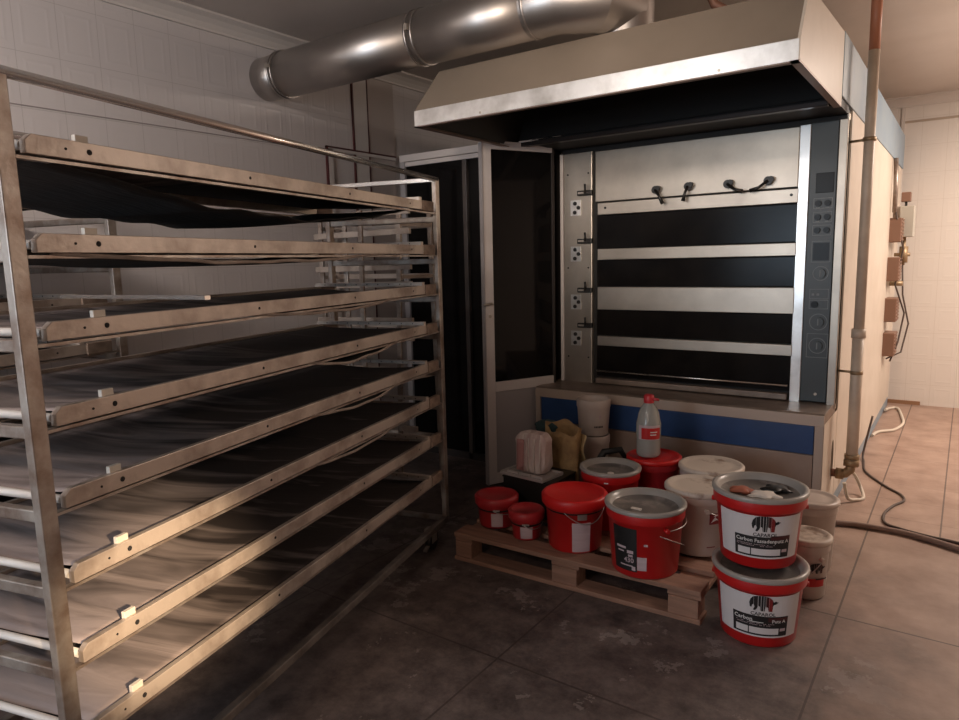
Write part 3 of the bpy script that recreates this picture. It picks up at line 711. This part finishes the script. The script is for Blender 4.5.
# ------------------------------------------------------------------ pallet
pal = thing('wooden_pallet', 'wooden pallet on the floor in front of the oven, loaded with paint buckets', 'pallet', (-2.015, 2.57, 0), math.radians(1.5))
PLn, PD = 1.222, .90
for k, y in enumerate((0, .20, .385, .58, PD-.10)):
    MB().box(0, PLn, y, y+.10 + (.02 if k in (0, 4) else 0)-.0, .122, .144).build('deck_board', M['wood'], pal, bevel=.003)
for x in (0, PLn/2-.07, PLn-.14):
    MB().box(x, x+.14 if x else .10, .01, PD+.01, .100, .122).build('stringer_board', M['wood'], pal, bevel=.002)
    for y in (.0, PD/2-.05, PD-.09):
        MB().box(x+.005, x+(.13 if x else .10), y+.004, y+.10, .022, .100).build('pallet_block', M['wood'], pal, bevel=.003)
for y in (0, PD/2-.05, PD-.09):
    MB().box(0, PLn, y, y+.10, 0, .022).build('bottom_board', M['wood'], pal, bevel=.003)
PT = .144

# ------------------------------------------------------------------ buckets
def wrap(mb, pts_faces, th0, R, zc, m, eps=0, taper=0):
    vs, fs = pts_faces
    out = []
    for x, y in vs:
        r = R + taper*y + eps; a_ = th0 + x/R
        out.append((r*math.cos(a_), r*math.sin(a_), zc+y))
    mb.add(out, fs, m); return mb
TXT = {}
def text_mesh(s, size, bold=0.):
    key = (s, size, bold)
    if key in TXT: return TXT[key]
    cu = bpy.data.curves.new('lettering', 'FONT'); cu.body = s; cu.size = size; cu.align_x = 'LEFT'; cu.offset = bold; cu.resolution_u = 2
    o = bpy.data.objects.new('lettering', cu); COL.objects.link(o)
    bpy.context.view_layer.update()
    dg = bpy.context.evaluated_depsgraph_get(); me = bpy.data.meshes.new_from_object(o.evaluated_get(dg))
    vs = [(v.co.x, v.co.y) for v in me.vertices]; fs = [tuple(p.vertices) for p in me.polygons]
    COL.objects.unlink(o); bpy.data.objects.remove(o); bpy.data.curves.remove(cu); bpy.data.meshes.remove(me)
    w_ = max(v[0] for v in vs); TXT[key] = (vs, fs, w_); return TXT[key]
def patch(x0, x1, z0, z1, n=16):
    vs = []; fs = []
    for j in (z0, z1):
        for i in range(n+1): vs.append((x0+(x1-x0)*i/n, j))
    fs = [(i, i+1, n+2+i, n+1+i) for i in range(n)]
    return vs, fs
ELE = [(.02,.14),(.0,.30),(.04,.46),(.13,.58),(.28,.63),(.5,.64),(.68,.60),(.78,.51),(.83,.40),(.90,.44),(1.0,.40),(.95,.33),(.84,.29),(.81,.22),(.80,.0),(.66,.0),(.64,.17),(.55,.20),(.53,.0),(.38,.0),(.37,.17),(.30,.22),(.27,.10),(.20,.0),(.13,.02),(.18,.15),(.15,.27),(.10,.22),(.07,.10)]
def elephant(x0, z0, w_, n=110):
    """striped standing elephant seen from the side as thin columns -> list of (kind, verts, faces)"""
    res = {0: ([], []), 1: ([], []), 2: ([], [])}
    for i in range(n):
        u = (i+.5)/n
        if any(abs(u-g) < .006 for g in (.30, .40, .49, .58, .68)): continue
        for e in (0,):
            ys = []
            for (ax, ay), (bx_, by_) in zip(ELE, ELE[1:]+ELE[:1]):
                if (ax-u)*(bx_-u) < 0: ys.append(ay+(by_-ay)*(u-ax)/(bx_-ax))
            ys.sort()
            for y0, y1 in zip(ys[::2], ys[1::2]):
                k = 0 if u < .58 else (1 if u < .66 else 2)
                if u > .80: k = 0
                vs, fs = res[k]; o = len(vs)
                vs += [(x0+i/n*w_, z0+y0*w_), (x0+(i+1)/n*w_, z0+y0*w_), (x0+(i+1)/n*w_, z0+y1*w_), (x0+i/n*w_, z0+y1*w_)]; fs.append((o, o+1, o+2, o+3))
    return res

def bucket(name, label, cat, loc, Rr, Rt, Rb, H, body, lidm=None, lid='flat', rz=0, band=True, handle=None, lid_shade=None, group=None, hm='wire'):
    """Rr rim radius, Rt body radius under the rim, Rb bottom radius"""
    t = thing(name, label, cat, loc, rz, group)
    prof = [(0.0, .004), (Rb-.012, .004), (Rb-.004, 0), (Rb, .006), (Rt, H-.055 if band else H-.02)]
    if band: prof += [(Rr-.006, H-.052), (Rr-.003, H-.045), (Rr-.003, H-.006)]
    else: prof += [(Rr-.004, H-.018), (Rr-.002, H-.004)]
    top_in = Rr-.012
    prof += [(Rr-.006, H), (top_in, H-.001), (top_in-.004, H-.03), (Rb-.008, .012), (0, .012)]
    MB().lathe(prof, 48).build('body', body, t)
    if lid_shade: MB().lathe([(Rt+.002, H-.062), (Rt+.004, H-.058), (Rt+.004, H-.018), (Rt+.002, H-.016)], 48).build('lid_shade_band', lid_shade, t)  # black band put in for the shade under the lid
    if lid == 'flat':        # overhanging cap lid
        MB().lathe([(Rr+.001, H-.014), (Rr+.005, H-.010), (Rr+.005, H+.006), (Rr-.002, H+.012), (Rr-.014, H+.012), (Rr-.020, H+.006), (Rr*.55, H+.008), (0, H+.008)], 48).build('lid', lidm, t)
    elif lid == 'deep':      # thick cap with a skirt
        MB().lathe([(Rr+.002, H-.040), (Rr+.005, H-.036), (Rr+.007, H-.002), (Rr-.002, H+.008), (Rr-.016, H+.006), (Rr-.022, H+.000), (0, H+.002)], 48).build('lid', lidm, t)
    elif lid == 'dish':      # recessed lid with raised rim
        l_ = MB().lathe([(Rr-.030, H-.016), (Rr-.055, H-.026), (Rr*.5, H-.024), (0, H-.024)], 48).build('lid', lidm, t)
        MB().lathe([(Rr+.001, H-.010), (Rr+.004, H-.004), (Rr+.003, H+.006), (Rr-.006, H+.010), (Rr-.016, H+.006), (Rr-.022, H-.006), (Rr-.030, H-.016)], 48).build('lid_rim', M['greyrim'], l_)
    if handle is not None:
        a0, a1, drop = handle; zz = H-.07 if drop < .9 else H-.02; pts = []
        for k in range(25):
            u = k/24; a_ = a0+(a1-a0)*u
            pts.append(((Rt+.014)*math.cos(a_), (Rt+.014)*math.sin(a_), zz - drop*math.sin(PI*u)))
        MB().tube(pts, .0022, 6).build('handle', M[hm], t)
        for a_ in (a0, a1):
            MB().tube([((Rt-.004)*math.cos(a_), (Rt-.004)*math.sin(a_), zz), ((Rt+.020)*math.cos(a_), (Rt+.020)*math.sin(a_), zz)], .010, 10).build('handle_boss', body, t)
    return t
def face(loc): return math.atan2(-loc[1], -loc[0])      # direction from the thing to the camera side
def lab(t, x0, x1, z0, z1, th, Rf, m, name='label', eps=.0015):
    mb = MB(); vs, fs = patch(x0, x1, z0, z1)
    out = []
    for x, z in vs:
        r = Rf(z)+eps; a_ = th + x/Rf((z0+z1)/2); out.append((r*math.cos(a_), r*math.sin(a_), z))
    mb.add(out, fs); return mb.build(name, m, t, fix=False, solid=.0004)
def prn(t, geom, x0, z0, th, Rf, Rm, m, name, eps=.0026):
    mb = MB(); vs, fs = geom[0], geom[1]
    out = []
    for x, z in vs:
        r = Rf(z0+z)+eps; a_ = th + (x0+x)/Rm; out.append((r*math.cos(a_), r*math.sin(a_), z0+z))
    mb.add(out, fs, m); return mb.build(name, m, t, fix=False)

# A, B: small red buckets
for nm, lb, loc, Rr, H, th in (('paint_bucket', 'small red bucket with red lid at the left front corner of the pallet', (-1.90, 2.787, PT), .106, .150, .10),
                       ('paint_bucket', 'smallest red bucket with red lid, second from the left on the pallet front edge', (-1.683, 2.722, PT), .083, .135, .05)):
    t = bucket(nm, lb, 'bucket', loc, Rr, Rr-.010, Rr-.016, H, M['reddk'], M['reddk'], 'deep', lid_shade=M['black'])
    f_ = face(loc); Rt, Rb = Rr-.010, Rr-.016
    Rf = lambda z, Rt=Rt, Rb=Rb, H=H: Rb+(Rt-Rb)*min(1, z/(H-.055))
    lab(t, -.030, .028, .012, .082 if H > .14 else .070, f_+.0, Rf, M['labelpink'])
    lab(t, -.020, .012, H-.056, H-.044, f_, Rf, M['wire'], name='handle_clip', eps=.006)
    MB().tube([((Rt+.010)*math.cos(f_+a_), (Rt+.010)*math.sin(f_+a_), H-.052-.02*math.sin(PI*(a_+.2)/1.5)) for a_ in [(-.2+k*.1) for k in range(16)]], .0018, 6).build('handle', M['wire'], t)
# C: big red lid
loc = (-1.442, 2.765, PT)
t = bucket('paint_bucket', 'red bucket with a wide bright red cap lid and a large blank label', 'bucket', loc, .148, .134, .122, .250, M['red'], M['redlid'], 'deep', lid_shade=M['black'])
f_ = face(loc); Rf = lambda z: .122+.012*min(1, z/.195)
lab(t, -.012, .072, .010, .150, f_, Rf, M['labelpink'])
lab(t, .012, .055, .165, .192, f_, Rf, M['wire'], name='handle_clip', eps=.005)
MB().tube([((.142)*math.cos(f_+a_), .142*math.sin(f_+a_), .20-.055*math.sin(PI*(a_+.35)/1.6)) for a_ in [(-.35+k*.1) for k in range(17)]], .002, 6).build('handle', M['wire'], t)
# D: red with black label, recessed grey lid
loc = (-1.075, 2.715, PT)
t = bucket('paint_bucket', 'red bucket with black label and recessed grey lid on the pallet front edge', 'bucket', loc, .170, .158, .140, .290, M['red'], M['greylid'], 'dish', handle=(face(loc)+.55, face(loc)+.55+PI, .0))
f_ = face(loc); Rf = lambda z: .140+.018*min(1, z/.235)
bl = lab(t, -.145, -.032, .030, .222, f_, Rf, M['labelblk'])
for s_, x, z, sz in (('Capatect', -.118, .118, .020), ('430', -.085, .068, .026), ('Dekoputz', -.10, .045, .012)):
    pass
g = text_mesh('430', .030, .0006); prn(bl, g, -.090, .070, f_, Rf, .150, M['labelpink'], 'lettering')
for x, z, w_, h_ in ((-.125, .128, .045, .010), (-.075, .110, .028, .014), (-.120, .112, .03, .006), (-.110, .052, .06, .005), (-.070, .095, .02, .010), (-.055, .036, .016, .018)):
    prn(bl, patch(x, x+w_, 0, h_, 6), 0, z, f_, Rf, .150, M['labelpink'], 'label_print')
lab(t, -.030, .008, .040, .100, f_, Rf, M['labelpink'], name='small_label')
lab(t, -.004, .012, .150, .160, f_, Rf, M['labelpink'], name='scrap_sticker')
MB().box(-.045, .0, -.05, -.036, .266+.0, .272).build('paint_smear', M['debris_w'], t)
MB().tube([(.176*math.cos(f_+a_), .176*math.sin(f_+a_), .205-.085*(a_-.35)) for a_ in [.35+.1*k for k in range(9)]], .002, 6).build('handle', M['wire'], t)
# E, F behind
t = bucket('paint_bucket', 'red bucket with dirty recessed grey lid, behind the big bright red lid', 'bucket', (-1.412, 3.095, PT), .150, .140, .126, .292, M['red'], M['greylid'], 'dish')
lab(t, -.03, -.01, .25, .256, face((-1.41, 3.09, 0)), lambda z: .148, M['paperwhite'], name='scrap_sticker')
MB().tube([(.02, -.04, .268), (.02, -.04, .276)], .016, 10).build('plaster_blob', M['debris_w'], t)
t = bucket('paint_bucket', 'red bucket at the back of the pallet with the plastic bottle on its lid', 'bucket', (-1.295, 3.385, PT), .138, .128, .116, .290, M['reddk'], M['redlid'], 'flat')
# G, H white with dirty lids
t = bucket('plaster_bucket', 'white bucket with a dirty lid, farther back, by the oven base', 'bucket', (-.985, 3.350, PT), .152, .142, .128, .298, M['wbucket'], M['wlid'], 'flat', handle=(-.3, PI-.3, .0))
loc = (-.952, 3.035, PT)
t = bucket('plaster_bucket', 'white bucket with a stained lid and small red mark, behind the grey-lidded red bucket', 'bucket', loc, .142, .134, .122, .290, M['wbucket'], M['wlid'], 'flat', handle=(face(loc)+.3, face(loc)+.3+PI, .06))
f_ = face(loc); Rf = lambda z: .122+.012*min(1, z/.23)
rl = lab(t, .055, .110, .155, .205, f_, Rf, M['inkred'], name='label')
prn(rl, ([(0, 0), (.03, .012), (.045, .002), (.02, .026), (.042, .036), (.012, .03)], [(0, 1, 3), (1, 2, 3), (3, 4, 5)]), .06, .163, f_, Rf, .13, M['paperwhite'], 'label_print')
lab(t, .045, .085, .045, .049, f_, Rf, M['inkred'], name='label_line')
# I, J the branded pair
def caparol(label, loc, bottom, turn=0., debris=False):
    Rb, Rt, Rr, H = .140, .160, .176, .280
    f_ = face(loc)+turn
    t = bucket('paint_bucket', label, 'bucket', loc, Rr, Rt, Rb, H, M['red'], M['greylid'], 'dish', handle=(f_-1.75, f_-1.75-PI+.3, .10))
    Rf = lambda z: Rb+(Rt-Rb)*min(1, max(0, z/(H-.055))); Rm = .150
    lb = lab(t, -.165, .165, .045, .218, f_, Rf, M['label'])
    # emblem
    e = elephant(.0, .0, .098)
    for k, mm in ((0, M['ink']), (1, M['inkbrown']), (2, M['inkred'])):
        if e[k][1]: prn(lb, e[k], -.030, .156, f_, Rf, Rm, mm, 'elephant_emblem')
    g = text_mesh('CAPAROL', .0195, .0004); prn(lb, g, .018-g[2]/2, .136, f_, Rf, Rm, M['ink'], 'lettering')
    # black block
    x0, x1 = -.092, .112
    prn(lb, patch(x0, x1, 0, .082), 0, .052, f_, Rf, Rm, M['ink'], 'label_block', eps=.0022)
    prn(lb, patch(x1-.075, x1, 0, .018), 0, .112 if bottom else .122, f_, Rf, Rm, M['inkbrown'], 'label_block', eps=.0024)
    if bottom:
        g = text_mesh('Carbon', .022, .00035); prn(lb, g, x0+.006, .110, f_, Rf, Rm, M['paperwhite'], 'lettering')
        g = text_mesh('Putz A', .019, .0003); prn(lb, g, x1-.062, .108, f_, Rf, Rm, M['paperwhite'], 'lettering')
        prn(lb, patch(-.03, .02, 0, .003, 6), 0, .106, f_, Rf, Rm, M['paperwhite'], 'label_print')
    else:
        g = text_mesh('Carbon Fassadenputz A', .0205, .00035); k_ = (x1-x0-.010)/g[2]
        g = ([(v[0]*k_, v[1]) for v in g[0]], g[1]); prn(lb, g, x0+.005, .111, f_, Rf, Rm, M['paperwhite'], 'lettering')
    for z, w_ in ((.101, .15), (.095, .13)):
        n_ = 26
        for q in range(n_):
            if random.random() < .25: continue
            xx = x0+.008+q*w_/n_
            prn(lb, patch(xx, xx+w_/n_*.7, 0, .0022, 1), 0, z, f_, Rf, Rm, M['labelpink'], 'fine_print')
    for xa, xb in ((x0+.012, x0+.058), (x0+.062, x1-.035)):
        prn(lb, patch(xa, xb, 0, .026, 6), 0, .059, f_, Rf, Rm, M['label'], 'label_window')
    prn(lb, patch(x1-.030, x1-.008, 0, .012, 3), 0, .072, f_, Rf, Rm, M['labelpink'], 'label_window')
    return t
JL = (-.597, 2.705, 0)
caparol('lower of two stacked white-labelled elephant brand paint buckets on the floor, right of the pallet', JL, True)
IL = (-.618, 2.752, .291)
ti = caparol('upper of two stacked white-labelled elephant brand paint buckets, debris lying in its lid', IL, False, .05)
# bits lying in the upper lid
zz = IL[2]+.254
for k, (x, y, m_, lb) in enumerate(((-.06, -.03, 'debris_r', 'scrap of red and brown rubbish in the lid of the top elephant bucket'), (.03, -.05, 'debris_w', 'crumpled white scrap in the lid of the top elephant bucket'), (.05, .05, 'black', 'dark rag lump at the rear of the top elephant bucket lid'))):
    def bl_(u, v, sx=(.045, .055, .05)[k]):
        th, ph = u*2*PI, v*PI
        r = sx*(1+.22*math.sin(5*th+k)+.15*math.cos(3*ph+th*2))
        return (r*math.sin(ph)*math.cos(th), r*.8*math.sin(ph)*math.sin(th), .012+.012*math.cos(ph))
    o = MB().grid(20, 8, bl_).build('scrap', M[m_]); o.location = (IL[0]+x, IL[1]+y, zz); tag(o, lb, 'scrap')
# K, L small white ones on the floor
loc = (-.502, 3.135, 0)
t = bucket('plaster_bucket', 'small white bucket with elephant mark and red stripe on the floor beside the stacked pair', 'bucket', loc, .098, .090, .080, .258, M['clearpl'], M['wlid'], 'flat', handle=(face(loc)+.7, face(loc)+.7-PI, .12))
f_ = face(loc); Rf = lambda z: .080+.010*min(1, z/.2)
e = elephant(0, 0, .072)
for k, mm in ((0, M['ink']), (1, M['ink']), (2, M['inkbrown'])):
    if e[k][1]: prn(t, e[k], .012, .125, f_, Rf, .085, mm, 'elephant_emblem')
lab(t, -.06, .085, .062, .100, f_, Rf, M['red'], name='red_stripe')
lab(t, .04, .09, .098, .104, f_, Rf, M['ink'], name='handle_grip', eps=.008)
t = bucket('plaster_bucket', 'small translucent white bucket half hidden behind the stacked elephant brand buckets', 'bucket', (-.535, 3.43, 0), .115, .106, .094, .33, M['clearpl'], M['clearpl'], 'flat')
# M stack of three small white buckets
for k in range(3):
    lb = ('lowest of three stacked small white buckets behind the pallet', 'middle one of three stacked small white buckets behind the pallet', 'open-topped uppermost of three stacked small white buckets left of the bottle')[k]
    loc = (-1.79+.004*k, 3.665, k*.218)
    t = bucket('plastic_bucket', lb, 'bucket', loc, .104, .097, .086, .218, M['wbucket'], M['wlid'], 'none', group='stack of small white buckets')
    if k == 2:
        f_ = face(loc); Rf = lambda z: .086+.011*min(1, z/.16)
        MB().lathe([(0, .165), (.088, .165)], 30).build('contents', mat('brown_residue', (.34, .19, .13), .7), t)
        g = text_mesh('weber', .020, .0004); prn(t, g, .005, .050, f_, Rf, .09, M['ink'], 'lettering') if False else None
        for q in range(6): prn(t, patch(.004+q*.009, .010+q*.009, 0, .010, 1), 0, .055, f_, Rf, .09, M['ink'], 'faded_print')
        prn(t, patch(.030, .042, 0, .020, 2), 0, .110, f_, Rf, .09, M['labelpink'], 'faded_print')

# ------------------------------------------------------------------ bottle
bt = thing('plastic_bottle', 'clear plastic bottle with red cap and red label standing on a red bucket', 'bottle', (-1.315, 3.355, .4465))
bt.scale = (1.04, 1.04, 1.07)
MB().lathe([(0, .0), (.050, .0), (.058, .008), (.060, .02), (.059, .09), (.061, .10), (.061, .165), (.057, .18), (.050, .215), (.036, .245), (.022, .265), (.019, .285)], 40).build('bottle_body', M['bottle'], bt)
MB().lathe([(0, .003), (.048, .003), (.056, .010), (.057, .09), (.058, .100), (.058, .125), (0, .127)], 40).build('liquid', M['liquid'], bt)
MB().lathe([(.025, .265), (.026, .268), (.026, .300), (.018, .306), (0, .306)], 24).tube([(.0, 0, .287), (.055, -.012, .285)], [.010, .006], 8).build('cap', M['capred'], bt)
f_ = face((-1.315, 3.355))
bl = lab(bt, -.052, .062, .092, .162, f_, lambda z: .0612, M['labelpink'])
prn(bl, patch(-.035, .062, 0, .055, 10), 0, .095, f_, lambda z: .0612, .0612, M['red'], 'label_print')
for z, w_ in ((.128, .035), (.115, .03)): prn(bl, patch(.008, .008+w_, 0, .005, 4), 0, z, f_, lambda z: .062, .0612, M['paperwhite'], 'label_print')

# ------------------------------------------------------------------ crate, wrapped pack, sack, cloth
cr = thing('black_crate', 'black plastic crate behind the small red buckets, under the wrapped pack', 'crate', (-1.815, 3.075, PT))
for x0, x1, y0, y1 in ((-.15, .15, -.125, -.117), (-.15, .15, .117, .125), (-.15, -.142, -.117, .117), (.142, .15, -.117, .117)):
    MB().box(x0, x1, y0, y1, 0, .195).build('crate_wall', M['black'], cr)
MB().box(-.15, .15, -.125, .125, 0, .006).build('crate_base', M['black'], cr)
MB().box(-.155, .155, -.13, .13, .190, .200).build('crate_lid', M['black'], cr, bevel=.003)
tr = thing('tin_tray', 'small pale metal tray with notched rim lying on the black crate', 'tray', (-1.84, 3.035, PT+.2005), math.radians(-6))
MB().box(-.13, .13, -.085, .085, 0, .006).build('tray_base', M['tin'], tr, bevel=.002)
rim = MB().box(-.14, .14, -.095, -.085, .0, .016).box(-.14, .14, .085, .095, 0, .016).box(-.14, -.13, -.085, .085, 0, .016).box(.13, .14, -.085, .085, 0, .016)
rim.build('tray_rim', M['tin'], tr, bevel=.002)
for x in (-.10, -.02, .06): MB().box(x, x+.07, -.083, -.078, .006, .028).build('tray_tab', M['tin'], tr)
def blob(rx, ry, rz_, seed, sq_=2.6, amp=.05):
    rnd = random.Random(seed); ph = [rnd.random()*6 for _ in range(6)]
    def fn(u, v):
        th, p_ = u*2*PI, v*PI
        def se(c, e_=2/sq_): return math.copysign(abs(c)**e_, c)
        x = se(math.sin(p_))*se(math.cos(th)); y = se(math.sin(p_))*se(math.sin(th)); z = se(math.cos(p_))
        k = 1+amp*(math.sin(5*th+ph[0])*math.sin(4*p_+ph[1])+.6*math.sin(11*th+ph[2]+3*p_)+.5*math.sin(9*p_+ph[3]))
        return (rx*x*k, ry*y*k, rz_ + rz_*z*(1+amp*.4*math.sin(4*th)))
    return fn
pk = thing('wrapped_pack', 'upright pack of rolls crumpled in clear plastic wrap, beside the brown sack', 'package', (-1.835, 3.055, PT+.207))
MB().grid(48, 28, blob(.094, .056, .112, 3, 4.5, .03)).build('wrap', M['pack'], pk)
for x in (.0, .035, .07): MB().tube([(x, -.060, .02), (x+.002, -.063, .11), (x, -.056, .20)], .0025, 6).build('wrap_fold', M['debris_w'], pk)
MB().grid(10, 6, lambda u, v: (-.075+.045*u+.006*v, -.0605-.002*math.sin(6*u), .02+.17*v)).build('pink_print', mat('pink_print', (.40, .20, .19), .5), pk, solid=.001)
sk = thing('paper_sack', 'brown paper sack with torn open top standing behind the red-lidded bucket', 'sack', (-1.785, 3.29, PT), math.radians(70))
def sackf(u, v):
    th = u*2*PI; r = 1+.10*math.sin(3*th+v*3)+.04*math.sin(7*th)
    return (.058*r*math.cos(th)*(1+.1*v), .105*r*math.sin(th)*(1+.15*v), .41*v + .012*math.sin(4*th)*v + .02*math.sin(th+1)*v)
MB().grid(40, 12, sackf).build('sack_body', M['sack'], sk, solid=.003)
MB().grid(12, 6, lambda u, v: (-.03+.07*u, -.09+.15*v, .30+.03*math.sin(5*u+3*v))).build('crumpled_filling', M['sack'], sk, solid=.003)
MB().grid(20, 10, lambda u, v: (.070+.012*math.sin(8*v), -.10+.2*u, .17+.20*v)).build('torn_flap', mat('sack_flap', (.52, .38, .20), .7), sk, solid=.002)
o = MB().grid(24, 14, blob(.075, .055, .045, 11, 2.0, .12)).build('cloth', M['teal']); o.location = (-1.93, 3.37, .474); tag(o, 'dark teal crumpled cloth on the black box behind the wrapped pack', 'cloth')
bxx = thing('cardboard_box', 'dark box at the back of the pallet carrying the teal cloth', 'box', (-1.94, 3.37, PT))
MB().box(-.08, .08, -.08, .08, 0, .325).build('box_body', M['black'], bxx, bevel=.003)
for y0, y1 in ((-.08, -.003), (.003, .08)): MB().box(-.08, .08, y0, y1, .325, .328).build('box_flap', M['black'], bxx)
o = MB().tube([(-1.62, 3.26, .16), (-1.60, 3.28, .34), (-1.55, 3.32, .44), (-1.48, 3.37, .45), (-1.45, 3.42, .36)], [.010, .018, .02, .018, .010], 10).build('crumpled_bag', M['deepblk'])
tag(o, 'dark crumpled plastic strap between the sack and the grey-lidded bucket', 'bag')

# ------------------------------------------------------------------ hoses and cables on the floor
def smooth_pts(p, n=8):
    p = [Vector(q) for q in p]; out = []
    for i in range(len(p)-1):
        p0, p1, p2, p3 = p[max(i-1, 0)], p[i], p[i+1], p[min(i+2, len(p)-1)]
        for k in range(n):
            t_ = k/n; out.append(.5*((2*p1)+(p2-p0)*t_+(2*p0-5*p1+4*p2-p3)*t_**2+(3*p1-p0-3*p2+p3)*t_**3))
    return out+[p[-1]]
tag(MB().tube(smooth_pts([(-.53, 4.02, .018), (-.46, 4.045, .016), (-.39, 4.061, .016), (-.205, 4.064, .016), (-.071, 4.026, .016), (.051, 3.974, .016), (.35, 3.85, .016), (.9, 3.7, .016)]), .015, 10).build('hose', M['hose']), 'thick dusty brown hose lying across the floor from the oven base to the right', 'hose')
tag(MB().tube(smooth_pts([(-.50, 5.6, .30), (-.535, 5.50, .05), (-.52, 5.40, .008), (-.478, 5.141, .007), (-.344, 4.883, .007), (-.248, 4.746, .007), (-.228, 4.633, .007), (-.271, 4.51, .007), (-.302, 4.341, .007), (-.285, 4.194, .007), (-.21, 4.141, .007), (-.073, 4.10, .007), (.05, 4.08, .007), (.35, 3.97, .007), (.9, 3.82, .007)]), .0075, 8).build('cable', M['cable']), 'dark brown cable winding over the floor tiles from the oven side', 'cable')
tag(MB().tube(smooth_pts([(-.545, 7.20, .03), (-.52, 7.40, .012), (-.46, 7.42, .012), (-.40, 7.05, .012), (-.375, 6.76, .012), (-.42, 6.50, .012), (-.52, 6.36, .012), (-.548, 6.2, .012)]), .012, 8).build('cable', M['cable_w']), 'white cable looping out on the floor at the far end of the oven', 'cable')
tag(MB().tube(smooth_pts([(-.52, 4.42, .13), (-.50, 4.45, .03), (-.46, 4.50, .012), (-.43, 4.56, .012), (-.46, 4.66, .05), (-.50, 4.62, .14), (-.535, 4.5, .17)]), .010, 8).build('cable', M['cable_w']), 'coiled pale cable end at the foot of the gas pipe', 'cable')

# ------------------------------------------------------------------ lights
def area(name, loc, target, sx, sy, energy, col, spread=PI):
    l = bpy.data.lights.new(name, 'AREA'); l.shape = 'RECTANGLE'; l.size = sx; l.size_y = sy; l.energy = energy; l.color = col; l.spread = spread
    o = bpy.data.objects.new(name, l); COL.objects.link(o); o.location = loc
    o.rotation_euler = (Vector(target)-Vector(loc)).to_track_quat('-Z', 'Y').to_euler(); return o
area('ceiling_tube_rear', (1.25, 6.2, 2.80), (1.0, 6.2, 0), .25, 1.3, 112, (1, .84, .72))
area('rear_ceiling_fill', (1.25, 5.6, 2.45), (1.0, 5.4, 3.), .25, 1.3, 26, (1, .82, .68))  # added upward fill, no fitting of its own, brightens the ceiling
area('ceiling_lamp_near', (-.9, -1.7, 2.82), (-.9, -1.9, 0), 1.2, .3, 36, (1, .82, .70))
area('left_wall_fill', (-2.3, -.6, 2.84), (-3.4, 1.0, 1.8), 1.4, .5, 36, (1, .88, .80), math.radians(130))  # unseen fill added to lift the left wall
area('window_daylight', (-2.1, FY+.02, 1.65), (-2.0, 2.0, 1.0), 1.4, 1.1, 46, (.68, .84, 1.))
area('oven_top_fill', (.4, -2.25, 2.35), (-1.7, 3.9, 2.15), .4, .4, 4.5, (1, .84, .70), math.radians(28))  # narrow fill added behind the camera for the upper oven front
sl = bpy.data.lights.new('work_torch', 'SPOT'); sl.energy = 650; sl.color = (1, .74, .48); sl.spot_size = math.radians(17); sl.spot_blend = .8; sl.shadow_soft_size = .03
so = bpy.data.objects.new('work_torch', sl); COL.objects.link(so); so.location = (.35, .15, 1.40)
so.rotation_euler = (Vector((-1.70, .93, .60))-Vector(so.location)).to_track_quat('-Z', 'Y').to_euler()
w = bpy.data.worlds.new('World'); S.world = w; w.use_nodes = True
w.node_tree.nodes['Background'].inputs[0].default_value = (.75, .85, 1, 1); w.node_tree.nodes['Background'].inputs[1].default_value = .6

# ------------------------------------------------------------------ camera
yaw, pitch, roll, f_px = .6196, .1435, -.0238, 684.
r0 = Vector((math.cos(yaw), math.sin(yaw), 0)); f0 = Vector((-math.sin(yaw), math.cos(yaw), 0)); u0 = Vector((0, 0, 1))
fw = math.cos(pitch)*f0 - math.sin(pitch)*u0; up = math.sin(pitch)*f0 + math.cos(pitch)*u0
r2_ = math.cos(roll)*r0 + math.sin(roll)*up; u2 = -math.sin(roll)*r0 + math.cos(roll)*up
cam = bpy.data.objects.new('camera', bpy.data.cameras.new('camera')); COL.objects.link(cam)
cam.matrix_world = Matrix(((r2_.x, u2.x, -fw.x, 0), (r2_.y, u2.y, -fw.y, 0), (r2_.z, u2.z, -fw.z, 1.48), (0, 0, 0, 1)))
cam.data.sensor_width = 36; cam.data.lens = f_px/959*36; cam.data.clip_start = .02
S.camera = cam
S.view_settings.view_transform = 'Standard'; S.view_settings.look = 'None'; S.view_settings.gamma = 1; S.view_settings.use_curve_mapping = False
S.view_settings.exposure = 0
